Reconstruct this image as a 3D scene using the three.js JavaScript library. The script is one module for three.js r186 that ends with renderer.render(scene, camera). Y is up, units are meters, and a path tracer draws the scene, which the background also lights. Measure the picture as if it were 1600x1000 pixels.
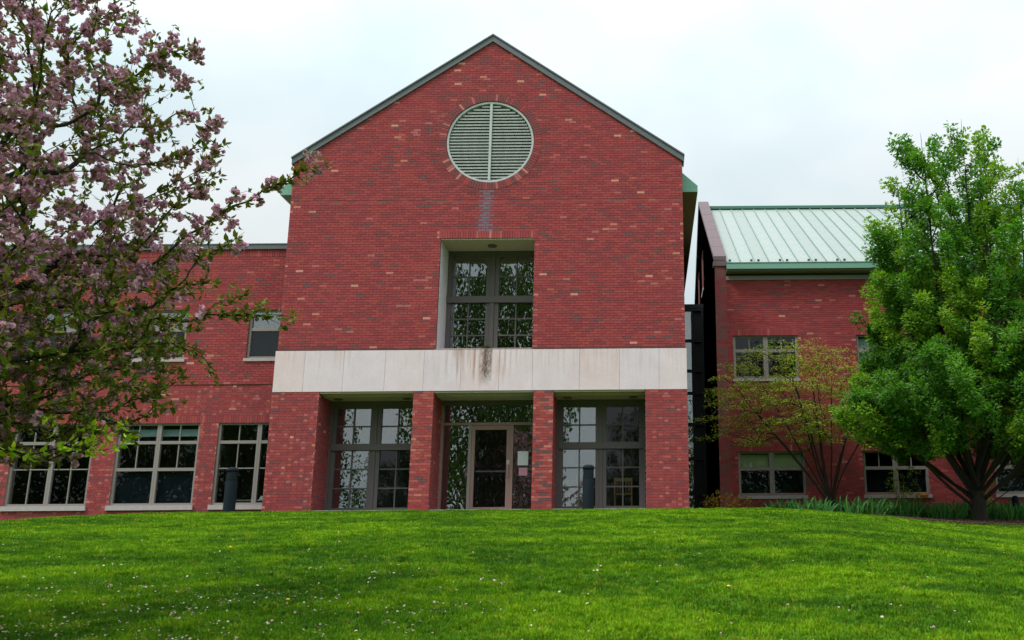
import * as THREE from 'three';
import { mergeGeometries } from 'three/addons/utils/BufferGeometryUtils.js';
import { createNoise2D, createNoise3D } from 'simplex-noise';

// ---------------------------------------------------------------- random, noise
function rng(seed) { let s = seed >>> 0; return () => { s = (s + 0x6d2b79f5) | 0; let t = Math.imul(s ^ (s >>> 15), 1 | s); t = (t + Math.imul(t ^ (t >>> 7), 61 | t)) ^ t; return ((t ^ (t >>> 14)) >>> 0) / 4294967296; }; }
const n2 = createNoise2D(rng(11)), n3 = createNoise3D(rng(12));
const fbm2 = (x, y, o = 4) => { let a = 0, w = 1, s = 0; for (let i = 0; i < o; i++) { a += w * n2(x, y); s += w; x = x * 2.03 + 17.1; y = y * 2.03 - 9.7; w *= 0.5; } return a / s; };
const fbm3 = (x, y, z, o = 4) => { let a = 0, w = 1, s = 0; for (let i = 0; i < o; i++) { a += w * n3(x, y, z); s += w; x = x * 2.1 + 7.1; y = y * 2.1 - 3.7; z = z * 2.1 + 1.3; w *= 0.5; } return a / s; };
const clamp = (x, a = 0, b = 1) => Math.min(b, Math.max(a, x));
const sstep = (a, b, x) => { const t = clamp((x - a) / (b - a)); return t * t * (3 - 2 * t); };
const V = (x, y, z) => new THREE.Vector3(x, y, z);

// ---------------------------------------------------------------- camera, sky, sun, exposure
const scene = new THREE.Scene();
const EYE = V(4.2258, -1.1893, 23.7712);
const camera = new THREE.PerspectiveCamera(36.87, 1.6, 0.1, 1500);
camera.position.copy(EYE);
camera.rotation.set(0.2445, 0, -0.0074, 'XYZ');
camera.setViewOffset(1600, 1000, -212.2, 0, 1600, 1000);

const EXPOSURE = 1.45;
{
  const w = 1024, h = 512, data = new Float32Array(w * h * 4);
  for (let j = 0; j < h; j++) for (let i = 0; i < w; i++) {
    const el = ((j + 0.5) / h - 0.5) * Math.PI, az = ((i + 0.5) / w - 0.5) * 2 * Math.PI;
    const c = Math.cos(el), x = c * Math.cos(az), y = Math.sin(el), z = c * Math.sin(az);
    const yy = Math.max(y, 0.02), px = x / (yy + 0.35), pz = z / (yy + 0.35);
    const cl = fbm3(px * 1.7, 3.1, pz * 1.7, 5), cl2 = fbm3(px * 0.8 + 9, 1.7, pz * 0.8, 4);
    const veil = clamp(0.70 + 1.0 * cl + 0.55 * cl2);                       // thickness of the white cloud veil
    const up = 0.54 * (1 + 3.5 * Math.pow(Math.max(y, 0), 2.6));            // overcast: brighter towards the zenith
    const o = (j * w + i) * 4;
    const blue = [0.65, 0.81, 0.87], white = [0.89, 0.95, 0.975];
    for (let k = 0; k < 3; k++) data[o + k] = y < -0.02 ? [0.16, 0.2, 0.13][k] : up * (blue[k] + (white[k] - blue[k]) * veil);
    data[o + 3] = 1;
  }
  const t = new THREE.DataTexture(data, w, h, THREE.RGBAFormat, THREE.FloatType);
  t.mapping = THREE.EquirectangularReflectionMapping; t.magFilter = THREE.LinearFilter; t.wrapS = THREE.RepeatWrapping; t.needsUpdate = true;
  scene.background = t; scene.environment = t;
}
const sun = new THREE.DirectionalLight(new THREE.Color().setRGB(1, 0.96, 0.9), 1.5);
sun.position.set(-17, 34, 15); sun.target.position.set(2, 2, 2);
sun.castShadow = true; sun.shadow.radius = 30; sun.shadow.mapSize.set(4096, 4096);
Object.assign(sun.shadow.camera, { left: -40, right: 40, top: 40, bottom: -40, near: 1, far: 120 });
scene.add(sun, sun.target);

const renderer = new THREE.WebGLRenderer({ antialias: true });
renderer.setSize(1024, 640);
renderer.toneMapping = THREE.LinearToneMapping;
renderer.toneMappingExposure = EXPOSURE;
renderer.shadowMap.enabled = true;

// ---------------------------------------------------------------- helpers: names, things, parts
const taken = new Map();
function numbered(name) { const n = taken.get(name) ?? 0; taken.set(name, n + 1); return n ? `${name}_${String(n).padStart(3, '0')}` : name; }
function tag(o, label, category, group, kind) { o.userData.label = label; o.userData.category = category; if (group) o.userData.group = group; if (kind) o.userData.kind = kind; return o; }
function thing(name, label, category, pos = [0, 0, 0], turn = 0, group) {
  const o = new THREE.Group(); o.name = numbered(name); o.position.set(...pos); o.rotation.y = turn; scene.add(o); return tag(o, label, category, group);
}
function part(name, geo, m, parent) {
  const g = Array.isArray(geo) ? (geo.length > 1 ? mergeGeometries(geo.map((q) => (q.index ? q.toNonIndexed() : q)), false) : geo[0]) : geo;
  const o = new THREE.Mesh(g, m); o.name = name; o.castShadow = o.receiveShadow = true; parent.add(o); return o;
}
function sub(name, parent) { const o = new THREE.Group(); o.name = name; parent.add(o); return o; }
function structure(name, geo, m, label) { const o = part(numbered(name), geo, m, scene); o.userData.kind = 'structure'; o.userData.label = label; o.userData.category = name.replace(/_/g, ' '); return o; }
function copyOf(o, label) { const c = o.clone(); c.name = numbered(o.name.replace(/_\d+$/, '')); c.userData = { ...o.userData }; if (label) c.userData.label = label; scene.add(c); return c; }
// a box given by its limits, with uv in metres
function box(x0, x1, y0, y1, z0, z1) {
  const g = new THREE.BoxGeometry(Math.abs(x1 - x0), Math.abs(y1 - y0), Math.abs(z1 - z0)); g.translate((x0 + x1) / 2, (y0 + y1) / 2, (z0 + z1) / 2);
  const p = g.attributes.position, n = g.attributes.normal, uv = g.attributes.uv;
  for (let i = 0; i < p.count; i++) { const ax = Math.abs(n.getX(i)) > 0.5, ay = Math.abs(n.getY(i)) > 0.5; uv.setXY(i, ax ? p.getZ(i) : p.getX(i), ay ? p.getZ(i) : p.getY(i)); }
  return g;
}
const lin = (r, g, b) => new THREE.Color().setRGB(r, g, b);
function mat(r, g, b, rough = 0.85, extra = {}) { return new THREE.MeshStandardMaterial({ color: lin(r, g, b), roughness: rough, ...extra }); }

// ---------------------------------------------------------------- textures
function tex(w, h, f, srgb = true) {
  const d = new Uint8Array(w * h * 4);
  for (let j = 0; j < h; j++) for (let i = 0; i < w; i++) { const c = f(i / w, j / h, i, j), o = (j * w + i) * 4; for (let k = 0; k < 3; k++) d[o + k] = clamp(Array.isArray(c) ? c[k] : c) * 255; d[o + 3] = 255; }
  const t = new THREE.DataTexture(d, w, h); t.wrapS = t.wrapT = THREE.RepeatWrapping; t.magFilter = THREE.LinearFilter; if (srgb) t.colorSpace = THREE.SRGBColorSpace; t.needsUpdate = true; return t;
}
const tile = (u, v, fx, fy, o) => { // repeating noise
  const a = fbm2(u * fx, v * fy, o), b = fbm2((u - 1) * fx, v * fy, o), c = fbm2(u * fx, (v - 1) * fy, o), d = fbm2((u - 1) * fx, (v - 1) * fy, o);
  return (a * (1 - u) + b * u) * (1 - v) + (c * (1 - u) + d * u) * v;
};
const grainRnd = rng(5);
const grainMap = tex(256, 256, (u, v) => 0.9 + 0.09 * tile(u, v, 14, 14, 3) + (grainRnd() - 0.5) * 0.12);
const grainBump = tex(256, 256, (u, v) => 0.5 + 0.35 * tile(u, v, 22, 22, 4) + (grainRnd() - 0.5) * 0.3, false);
const plasterMap = tex(256, 256, (u, v) => 0.93 + 0.06 * tile(u, v, 5, 5, 5) + (grainRnd() - 0.5) * 0.03);
const barkMap = tex(256, 256, (u, v) => { const a = tile(u, v, 26, 5, 4), b = tile(u, v, 6, 6, 4); const k = 0.72 + 0.3 * a + 0.18 * b; return [k, k * 0.97, k * 0.93]; });
const metalMap = tex(512, 512, (u, v) => 0.90 + 0.10 * tile(u, v, 4, 9, 5) + 0.07 * tile(u, v, 40, 3, 3) + (grainRnd() - 0.5) * 0.02);
// limestone band, 10.4 m by 1.06 m: mottled stone with the rust and soot streaks that run down from its top edge
const bandMap = tex(1664, 170, (u, v) => {
  const x = -5.2 + u * 10.4, y = v * 1.06, down = 1.06 - y;
  const m = 0.5 + 0.5 * fbm2(x * 1.3, y * 1.3 + 40, 5), f = fbm2(x * 9, y * 9, 3), ff = fbm2(x * 34, y * 34, 2);
  let c = [0.90 + 0.04 * m + 0.015 * f + 0.02 * ff, 0.825 + 0.06 * m + 0.015 * f + 0.02 * ff, 0.855 + 0.07 * m + 0.015 * f + 0.02 * ff];
  const streak = Math.max(0, fbm2(x * 7.5, y * 0.35, 3)) * sstep(0.1, 0.75, 0.5 + 0.7 * fbm2(x * 0.55 + 31, 2, 2)) * (1 - sstep(0.1, 0.95, down + 0.3 * fbm2(x * 5, 3, 2)));
  const near = Math.exp(-((x + 0.15) ** 2) / 0.55) * Math.max(0, fbm2(x * 6 + 3, y * 0.4, 3) + 0.22) * (1 - sstep(0.2, 1.02, down + 0.25 * fbm2(x * 7, 9, 2)));
  const rust = clamp(streak * 0.22 + near * 1.1);
  c = [c[0] * (1 - 0.28 * rust), c[1] * (1 - 0.44 * rust), c[2] * (1 - 0.55 * rust)];
  const edge = 0.13 + 0.07 * fbm2(x * 9, y * 5, 3), ax = Math.abs(x - 0.13 - 0.03 * fbm2(y * 4, 2, 2));
  const soot = (1 - sstep(edge * 0.35, edge * 1.25, ax)) * (0.55 + 0.6 * fbm2(x * 16, y * 7, 4)) * (1 - sstep(0.55, 1.0, down));
  const s = clamp(soot * 0.95); c = c.map((k, i) => k * (1 - s) + [0.30, 0.27, 0.26][i] * s);
  return c;
});
const lawnMap = tex(1024, 1024, (u, v) => {
  const a = tile(u, v, 10, 10, 5), b = tile(u, v, 46, 46, 3), d = (grainRnd() - 0.5) * 0.16;
  return [0.29 + 0.08 * a + 0.06 * b + d, 0.45 + 0.07 * a + 0.07 * b + d, 0.05 + 0.02 * a + 0.02 * b + d * 0.3];
});

// ---------------------------------------------------------------- materials
const M = {
  brick: new THREE.MeshStandardMaterial({ color: 0xffffff, vertexColors: true, roughness: 0.93, map: grainMap, bumpMap: grainBump, bumpScale: 0.0015 }),
  mortarUpper: mat(0.26, 0.10, 0.10, 0.97, { map: grainMap }), mortarLower: mat(0.36, 0.20, 0.18, 0.97, { map: grainMap }),
  concrete: mat(0.35, 0.33, 0.31, 0.95, { map: plasterMap }),
  stone: mat(0.98, 0.98, 0.98, 0.9, { map: bandMap, bumpMap: grainBump, bumpScale: 0.001 }),
  sill: mat(0.52, 0.45, 0.45, 0.85, { map: plasterMap }),
  copingMetal: mat(0.15, 0.16, 0.175, 0.5, { metalness: 0.25, map: metalMap }),
  copingStone: mat(0.175, 0.125, 0.135, 0.9, { map: plasterMap }),
  louvre: mat(0.47, 0.49, 0.475, 0.6, { map: metalMap }), louvreFrame: mat(0.60, 0.63, 0.63, 0.5, { map: metalMap }), black: mat(0.01, 0.011, 0.012, 0.8),
  soffit: mat(0.62, 0.47, 0.39, 0.9, { map: plasterMap }), reveal: mat(0.78, 0.70, 0.78, 0.9, { map: plasterMap }), soffitRose: mat(0.66, 0.53, 0.50, 0.85, { map: plasterMap }),
  frameTaupe: mat(0.10, 0.083, 0.083, 0.6), frameLight: mat(0.27, 0.23, 0.22, 0.65), frameBronze: mat(0.30, 0.175, 0.15, 0.5), frameBlack: mat(0.012, 0.013, 0.015, 0.5),
  roofGreen: mat(0.335, 0.385, 0.355, 0.55, { metalness: 0.05, map: metalMap }), seamGreen: mat(0.20, 0.31, 0.255, 0.55), trimGreen: mat(0.17, 0.37, 0.285, 0.5), ridgeGreen: mat(0.05, 0.17, 0.115, 0.6),
  inside: mat(0.09, 0.085, 0.08, 0.95), insideFloor: mat(0.06, 0.05, 0.04, 0.8), blind: mat(0.34, 0.42, 0.45, 0.9), blindGrey: mat(0.45, 0.46, 0.49, 0.9), screenDark: new THREE.MeshPhysicalMaterial({ color: lin(0.006, 0.009, 0.012), roughness: 1, specularIntensity: 0.1 }),
  steel: mat(0.6, 0.58, 0.55, 0.3, { metalness: 0.9 }), wood: mat(0.32, 0.15, 0.06, 0.6), bollard: new THREE.MeshPhysicalMaterial({ color: lin(0.016, 0.023, 0.034), roughness: 0.8, specularIntensity: 0.25 }), bollardGlass: mat(0.05, 0.06, 0.075, 0.6),
  paper: mat(0.75, 0.76, 0.77, 0.9), pinkPaper: mat(0.66, 0.3, 0.4, 0.9),
  bark: mat(0.10, 0.078, 0.062, 0.95, { map: barkMap }), barkDark: mat(0.040, 0.033, 0.028, 0.95, { map: barkMap }), barkGrey: mat(0.10, 0.092, 0.08, 0.95, { map: barkMap }),
  lawn: new THREE.MeshStandardMaterial({ color: lin(1, 1, 1), roughness: 1, map: lawnMap }),
  mulch: mat(0.075, 0.042, 0.03, 1, { map: grainMap }), soil: mat(0.06, 0.042, 0.03, 1, { map: grainMap }),
};
M.glass = new THREE.MeshPhysicalMaterial({ color: lin(0.9, 0.95, 0.96), roughness: 0.0, metalness: 0, transmission: 1, thickness: 0, ior: 2.33 }); // coated, hung as double glazing
M.glassDark = new THREE.MeshPhysicalMaterial({ color: lin(0.8, 0.9, 0.92), roughness: 0.0, metalness: 0.0, transmission: 1, thickness: 0, ior: 1.5 });
const leafy = (t = 0.35, extra = {}) => new THREE.MeshPhysicalMaterial({ color: 0xffffff, vertexColors: true, roughness: 0.9, specularIntensity: 0.35, transmission: t, thickness: 0, side: THREE.DoubleSide, ...extra });
M.leaf = leafy(0.3); M.leafThin = leafy(0.48); M.blossom = leafy(0.25, { roughness: 0.9 });

// ---------------------------------------------------------------- ground
function ground(x, z) {
  let d = Math.max(0, z - 1 + 3.5 * sstep(6.5, 12, x) * (1 - sstep(6, 14, z))), y = -0.075;
  const a = Math.min(d, 14); y -= 0.060 * a + 0.00375 * a * a;
  if (d > 14) { const b = Math.min(d - 14, 26); y -= 0.165 * b - 0.00317 * b * b; }
  const l = Math.min(22, Math.max(0, -x - 6)); y -= l < 8 ? 0.0105 * l * l : 0.672 + 0.12 * (l - 8);
  const r = Math.min(30, Math.max(0, x - 6.5)); y -= (0.03 + 0.057 * sstep(6, 14, z)) * r * r / (r + 1);
  y += 0.03 * n2(x * 0.16 + 4, z * 0.16) * sstep(1.5, 6, z);
  return y;
}
{
  const axis = (a, b, step, far) => { const s = []; for (let v = a; v <= b + 1e-6; v += step) s.push(v); let d = step; while (s[0] > -far) { d *= 1.28; s.unshift(s[0] - d); } d = step; while (s[s.length - 1] < far) { d *= 1.28; s.push(s[s.length - 1] + d); } return s; };
  const xs = axis(-20, 24, 0.4, 700), zs = axis(-8, 34, 0.3, 700), pos = [], uv = [], idx = [];
  for (const z of zs) for (const x of xs) { pos.push(x, ground(x, z), z); uv.push(x / 9, z / 9); }
  const w = xs.length; for (let j = 0; j + 1 < zs.length; j++) for (let i = 0; i + 1 < w; i++) { const a = j * w + i; idx.push(a, a + w, a + 1, a + 1, a + w, a + w + 1); }
  const g = new THREE.BufferGeometry(); g.setAttribute('position', new THREE.Float32BufferAttribute(pos, 3)); g.setAttribute('uv', new THREE.Float32BufferAttribute(uv, 2)); g.setIndex(idx); g.computeVertexNormals();
  structure('lawn', g, M.lawn, 'green mown lawn sloping up to the brick buildings');
}

// ---------------------------------------------------------------- bricks
const BL = 0.2032, BH = 0.0677, JOINT = 0.0095;
const PALETTE = [ // linear colours of single bricks
  [0.434, 0.062, 0.070], [0.408, 0.057, 0.067], [0.454, 0.067, 0.071], [0.389, 0.055, 0.064], [0.441, 0.074, 0.080], [0.363, 0.052, 0.062], [0.473, 0.072, 0.070],
  [0.330, 0.062, 0.070], [0.259, 0.069, 0.075], [0.194, 0.093, 0.098], [0.570, 0.124, 0.106], [0.691, 0.230, 0.182], [0.778, 0.326, 0.255], [0.557, 0.155, 0.156],
];
const BRICK_MATS = PALETTE.map((c) => new THREE.MeshStandardMaterial({ color: lin(...c), roughness: 0.93, map: grainMap, bumpMap: grainBump, bumpScale: 0.0015 }));
const brickBoxes = {}; // shared shapes of single bricks
function brickShape(len) { const k = len.toFixed(3); return (brickBoxes[k] ??= box(-len / 2, len / 2, -(BH - JOINT) / 2, (BH - JOINT) / 2, -0.014, 0)); }
class Skin { // a facing of bricks over the backing of a wall
  constructor(parent, seed) { this.parent = parent; this.r = rng(seed); this.list = []; }
  // o: a point of the facing plane, u: along the wall, n: out of the wall; spans(y) gives the bricked intervals of a course
  lay({ o, u, n, y0, y1, spans, bond = 'running', tone = 0, tint, setback = () => 0, single = true, lightEnds = 0.25, bright = false }) {
    const r = this.r, rows = Math.round((y1 - y0) / BH), h = (y1 - y0) / rows;
    for (let k = 0; k < rows; k++) {
      const yc = y0 + (k + 0.5) * h, back = setback(yc);
      for (const [a, b] of spans(yc)) {
        if (b - a < 0.05) continue;
        const cells = [];
        if (bond === 'flemish') { const m = BL * 1.5, off = (k % 2) * m / 2; let x = Math.floor((a - off) / m) * m + off - m; for (; x < b; x += m) cells.push([x, x + BL], [x + BL, x + m]); }
        else { const off = (k % 2) * BL / 2 + (k % 7 === 3 ? 0.03 : 0); let x = Math.floor((a - off) / BL) * BL + off - BL; for (; x < b; x += BL) cells.push([x, x + BL]); }
        for (let [p, q] of cells) {
          p = Math.max(p, a); q = Math.min(q, b); if (q - p < 0.028) continue;
          const e = p === a || q === b, big = fbm2((p + tone * 31) * 0.7, yc * 0.7, 3), mid = n2((p + tone * 17) * 2.3, yc * 5.5);
          let c; const t = r();
          if (e && q - p < 0.14 && r() < lightEnds) c = r() < 0.35 ? 11 : 10;
          else if (bright && r() < 0.8) c = r() < 0.13 ? 9 : [6, 10, 10, 6, 2][Math.floor(r() * 5)];
          else if (t < 0.009 + 0.008 * mid) c = r() < 0.45 ? 12 : 11;
          else if (t < 0.026) c = r() < 0.6 ? 13 : 10;
          else if (t < 0.058 + 0.05 * Math.max(0, mid) + 0.04 * Math.max(0, big)) c = r() < 0.4 ? 9 : 8;
          else c = Math.floor(clamp(r() + big * 0.25, 0, 0.999) * 8);
          if (bond === 'flemish' && q - p < 0.12 && r() < 0.28) c = r() < 0.6 ? 10 : 13;
          const s = tint ? tint((p + q) / 2, yc) : null;
          this.list.push({ o, u, n, x: (p + q) / 2, y: yc, len: Math.round((q - p - JOINT) * 1000) / 1000, h: h - JOINT, c, s, out: (r() - 0.5) * 0.004 - back, tiltless: true, single });
        }
      }
    }
    return this;
  }
  // single: how many of the bricks that show largest become meshes of their own
  build(single = 300, seen = () => true) {
    const full = BL - JOINT, pick = [];
    for (const b of this.list) {
      b.p = V().copy(b.o).addScaledVector(b.u, b.x); b.p.y = b.y; b.p.addScaledVector(b.n, b.out);
      if (b.single && !b.s && (Math.abs(b.len - full) < 0.002) && b.n.z > 0.5 && seen(b.p)) pick.push(b);
    }
    pick.sort((a, b) => a.p.distanceToSquared(EYE) - b.p.distanceToSquared(EYE));
    const chosen = new Set(pick.slice(0, single));
    for (const b of chosen) { const m = part('brick', brickShape(full), BRICK_MATS[b.c], this.parent); m.position.copy(b.p); }
    const pos = [], nor = [], col = [], uv = [], idx = [];
    for (const b of this.list) {
      if (chosen.has(b)) continue;
      const hx = b.len / 2, hy = b.h / 2, D = 0.014, base = PALETTE[b.c], c = b.s ? base.map((k, i) => k * (1 - b.s[3]) + b.s[i] * b.s[3]) : base;
      const ou = this.r() * 7, ov = this.r() * 7;
      const put = (x, y, z, nx, ny, nz) => { pos.push(b.p.x + b.u.x * x + b.n.x * z, b.p.y + y, b.p.z + b.u.z * x + b.n.z * z); nor.push(b.u.x * nx + b.n.x * nz, ny, b.u.z * nx + b.n.z * nz); col.push(...c); uv.push(x + z + ou, y + z + ov); };
      const quad = (A, B, C, E, nn) => { const s = pos.length / 3; for (const q of [A, B, C, E]) put(...q, ...nn); idx.push(s, s + 1, s + 2, s, s + 2, s + 3); };
      quad([-hx, -hy, 0], [hx, -hy, 0], [hx, hy, 0], [-hx, hy, 0], [0, 0, 1]);
      quad([hx, -hy, 0], [hx, -hy, -D], [hx, hy, -D], [hx, hy, 0], [1, 0, 0]); quad([-hx, -hy, -D], [-hx, -hy, 0], [-hx, hy, 0], [-hx, hy, -D], [-1, 0, 0]);
      quad([-hx, hy, 0], [hx, hy, 0], [hx, hy, -D], [-hx, hy, -D], [0, 1, 0]); quad([-hx, -hy, -D], [hx, -hy, -D], [hx, -hy, 0], [-hx, -hy, 0], [0, -1, 0]);
    }
    const g = new THREE.BufferGeometry(); g.setAttribute('position', new THREE.Float32BufferAttribute(pos, 3)); g.setAttribute('normal', new THREE.Float32BufferAttribute(nor, 3)); g.setAttribute('color', new THREE.Float32BufferAttribute(col, 3)); g.setAttribute('uv', new THREE.Float32BufferAttribute(uv, 2)); g.setIndex(idx);
    const m = part('brickwork', g, M.brick, this.parent); m.userData.kind = 'stuff'; return m;
  }
  // a brick standing on end or set radially, as one entry of its own
  special(geos, cIdx) { (this.extra ??= []).push([geos, cIdx]); }
}
const Xp = V(1, 0, 0), Xn = V(-1, 0, 0), Zp = V(0, 0, 1), Zn = V(0, 0, -1);
const minus = (a, b, holes) => { let s = [[a, b]]; for (const [p, q] of holes) s = s.flatMap(([m, n]) => (q <= m || p >= n ? [[m, n]] : [[m, p], [q, n]].filter(([i, j]) => j - i > 1e-3))); return s; };
function soldiers(parent, x0, x1, y0, z, seed, len = 0.195, name = 'soldier_brick') { // bricks on end over an opening, each a part
  const r = rng(seed), n = Math.round((x1 - x0) / 0.0677), w = (x1 - x0) / n, g = box(-(w - 0.0095) / 2, (w - 0.0095) / 2, 0, len, -0.014, 0.003);
  for (let i = 0; i < n; i++) { const c = r() < 0.04 ? 11 : r() < 0.06 ? 10 : Math.floor(r() * 8); const m = part(name, g, BRICK_MATS[c], parent); m.position.set(x0 + (i + 0.5) * w, y0, z + (r() - 0.5) * 0.003); }
}

// ---------------------------------------------------------------- windows
const glassRnd = rng(77);
// rows: from the bottom, [y0, y1, columns of lights, rows of lights, glass]; a window is a frame, muntins and panes
function windowUnit(w, x0, x1, rows, z, fm, { stile = 0.075, muntin = 0.028, depth = 0.09, head = 0 } = {}) {
  const y0 = rows[0][0], y1 = rows[rows.length - 1][1] + head, bars = [];
  bars.push(box(x0, x0 + stile, y0, y1, z - depth / 2, z + depth / 2), box(x1 - stile, x1, y0, y1, z - depth / 2, z + depth / 2));
  rows.forEach(([a, b], i) => { const d = depth / 2 - 0.003; bars.push(box(x0 + stile, x1 - stile, a, a + stile * (i ? 0.8 : 1), z - d, z + d), box(x0 + stile, x1 - stile, b - stile * 0.6, b + (i === rows.length - 1 ? head : 0), z - d, z + d)); });
  part('frame', bars, fm, w);
  for (const [a, b, nx, ny, gl = M.glass] of rows) {
    const gx0 = x0 + stile, gx1 = x1 - stile, gy0 = a + stile * (a === y0 ? 1 : 0.8), gy1 = b - stile * 0.6, pw = (gx1 - gx0) / nx, ph = (gy1 - gy0) / ny;
    for (let i = 1; i < nx; i++) part('muntin', box(gx0 + i * pw - muntin / 2, gx0 + i * pw + muntin / 2, gy0, gy1, z - 0.025, z + 0.025), fm, w);
    for (let j = 1; j < ny; j++) part('muntin', box(gx0, gx1, gy0 + j * ph - muntin / 2, gy0 + j * ph + muntin / 2, z - 0.022, z + 0.022), fm, w);
    for (let i = 0; i < nx; i++) for (let j = 0; j < ny; j++) {
      const p = part('pane', new THREE.PlaneGeometry(pw - 0.004, ph - 0.004), gl, w);
      p.position.set(gx0 + (i + 0.5) * pw, gy0 + (j + 0.5) * ph, z); p.rotation.set((glassRnd() - 0.5) * 0.012, (glassRnd() - 0.5) * 0.016, 0);
      if (gl === M.glass) { const b = part('inner_pane', p.geometry, gl, w); b.position.copy(p.position); b.position.z -= 0.018; b.rotation.copy(p.rotation); }
    }
  }
}
function roomBox(parent, x0, x1, y0, y1, z0, z1, name = 'room') { // floor, ceiling and inner walls behind windows (z0 front, z1 back)
  part('room_floor', box(x0, x1, y0 - 0.2, y0, z1, z0), M.insideFloor, parent); part('room_ceiling', box(x0, x1, y1, y1 + 0.2, z1, z0), M.inside, parent);
  part('room_wall', box(x0, x1, y0, y1, z1 - 0.15, z1), M.inside, parent); part('room_wall', box(x0 - 0.15, x0, y0, y1, z1, z0), M.inside, parent); part('room_wall', box(x1, x1 + 0.15, y0, y1, z1, z0), M.inside, parent);
}

// ================================================================ gabled brick hall
const hall = thing('brick_hall', 'tall gabled red brick hall with round louvre and pale stone band', 'building');
const AP = [0.03, 12.72], EV = 9.16, HX0 = -5.16, HX1 = 5.17;
const OP = [-1.16, 1.29, 4.0, 6.97], CI = [0.04, 9.705, 1.165], RING = 0.2;
const rakeX = (y) => (y <= EV ? [HX0, HX1] : [HX0 + (AP[0] - HX0) * (y - EV) / (AP[1] - EV), HX1 + (AP[0] - HX1) * (y - EV) / (AP[1] - EV)]);
{
  const wall = sub('gable_wall', hall);
  const sh = new THREE.Shape([[HX0, 4.025], [HX1, 4.025], [HX1, EV], [AP[0], AP[1]], [HX0, EV]].map((p) => new THREE.Vector2(...p)));
  const hole = new THREE.Path([[OP[0], 4.0252], [OP[1], 4.0252], [OP[1], OP[3]], [OP[0], OP[3]]].map((p) => new THREE.Vector2(...p))); sh.holes.push(hole);
  const circ = new THREE.Path(); circ.absarc(CI[0], CI[1], CI[2] + 0.012, 0, Math.PI * 2); sh.holes.push(circ);
  const g = new THREE.ExtrudeGeometry(sh, { depth: 0.3, bevelEnabled: false, curveSegments: 48 }); g.translate(0, 0, -0.307);
  part('mortar_backing', g, M.mortarUpper, wall);
  const skin = new Skin(wall, 101);
  const stain = (x, y) => { // grey-blue runoff below the louvre
    const d = Math.abs(x - 0.0 - 0.03 * n2(y * 2, 1)), w = 0.1 + 0.05 * sstep(8.3, 7.0, y) + 0.03 * n2(x * 9, y * 4);
    const k = (1 - sstep(w * 0.5, w * 1.9, d)) * (y < 8.36 && y > 6.9 ? 1 : 0) * (0.78 + 0.2 * n2(x * 5, y * 6)); if (k > 0.03) return [0.25, 0.19, 0.26, clamp(k)];
    const rr = Math.hypot(x - CI[0], y - CI[1]); const soot = (1 - sstep(1.4, 2.0, rr)) * clamp(0.15 + 0.5 * n2(x * 3, y * 3)); if (soot > 0.1) return [0.12, 0.05, 0.05, soot];
    const bottom = (1 - sstep(4.05, 4.35, y)) * clamp(0.1 + 0.6 * n2(x * 1.2, y * 6)); return bottom > 0.1 ? [0.14, 0.05, 0.05, bottom] : null;
  };
  skin.lay({ o: V(0, 0, 0), u: Xp, n: Zp, y0: 4.05, y1: AP[1], tint: stain, setback: (y) => (Math.abs(y - 8.02) < 0.036 ? 0.006 : 0), lightEnds: 0.3,
    spans: (y) => {
      const [a, b] = rakeX(y + 0.02), holes = []; if (y < OP[3] + 0.21) holes.push([OP[0], OP[1]]);
      const dy = Math.abs(y - CI[1]), R = CI[2] + RING * 0.6; if (dy < R) { const w = Math.sqrt(R * R - dy * dy); holes.push([CI[0] - w, CI[0] + w]); }
      return minus(a, b, holes);
    } });
  skin.lay({ o: V(HX1, 0, 0), u: Zn, n: Xp, y0: 4.05, y1: 8.6, spans: () => [[0.0, 6]], tone: 3 });
  skin.build(0);
  soldiers(wall, OP[0] - 0.1, OP[1] + 0.1, OP[3] + 0.006, 0, 7);
  { // ring of radial bricks round the louvre
    const n = 112, r = rng(41), g0 = new THREE.BufferGeometry(), r0 = CI[2] + 0.015, r1 = r0 + RING, a = Math.PI * 2 / n * 0.43;
    const P = (rr, t, z) => [rr * Math.sin(t), rr * Math.cos(t), z], q = [];
    const A = [P(r0, -a, 0.006), P(r0, a, 0.006), P(r1, a, 0.006), P(r1, -a, 0.006)], B = A.map(([x, y]) => [x, y, -0.02]);
    const f = (i, j, k, l) => q.push(...i, ...k, ...j, ...i, ...l, ...k);
    f(A[0], A[1], A[2], A[3]); for (let i = 0; i < 4; i++) f(A[(i + 1) % 4], A[i], B[i], B[(i + 1) % 4]);
    g0.setAttribute('position', new THREE.Float32BufferAttribute(q, 3)); g0.computeVertexNormals(); g0.setAttribute('uv', new THREE.Float32BufferAttribute(q.filter((_, i) => i % 3 !== 2), 2));
    for (let i = 0; i < n; i++) { const c = r() < 0.06 ? 11 : r() < 0.08 ? 13 : r() < 0.5 ? 8 : 5 + Math.floor(r() * 4); const m = part('arch_brick', g0, BRICK_MATS[c], wall); m.position.set(CI[0], CI[1], (r() - 0.5) * 0.003); m.rotation.z = i / n * Math.PI * 2; }
  }
  // body behind the gable: side walls, back wall
  part('side_wall', box(HX1 - 0.3, HX1 - 0.007, -1, 8.62, -14, -0.31), M.mortarUpper, hall); part('side_wall', box(HX0 + 0.007, HX0 + 0.3, -1, 8.62, -14, -0.31), M.mortarUpper, hall);
  part('rear_wall', box(HX0 + 0.31, HX1 - 0.31, -1, 9.0, -14, -13.7), M.mortarUpper, hall);
}
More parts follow.
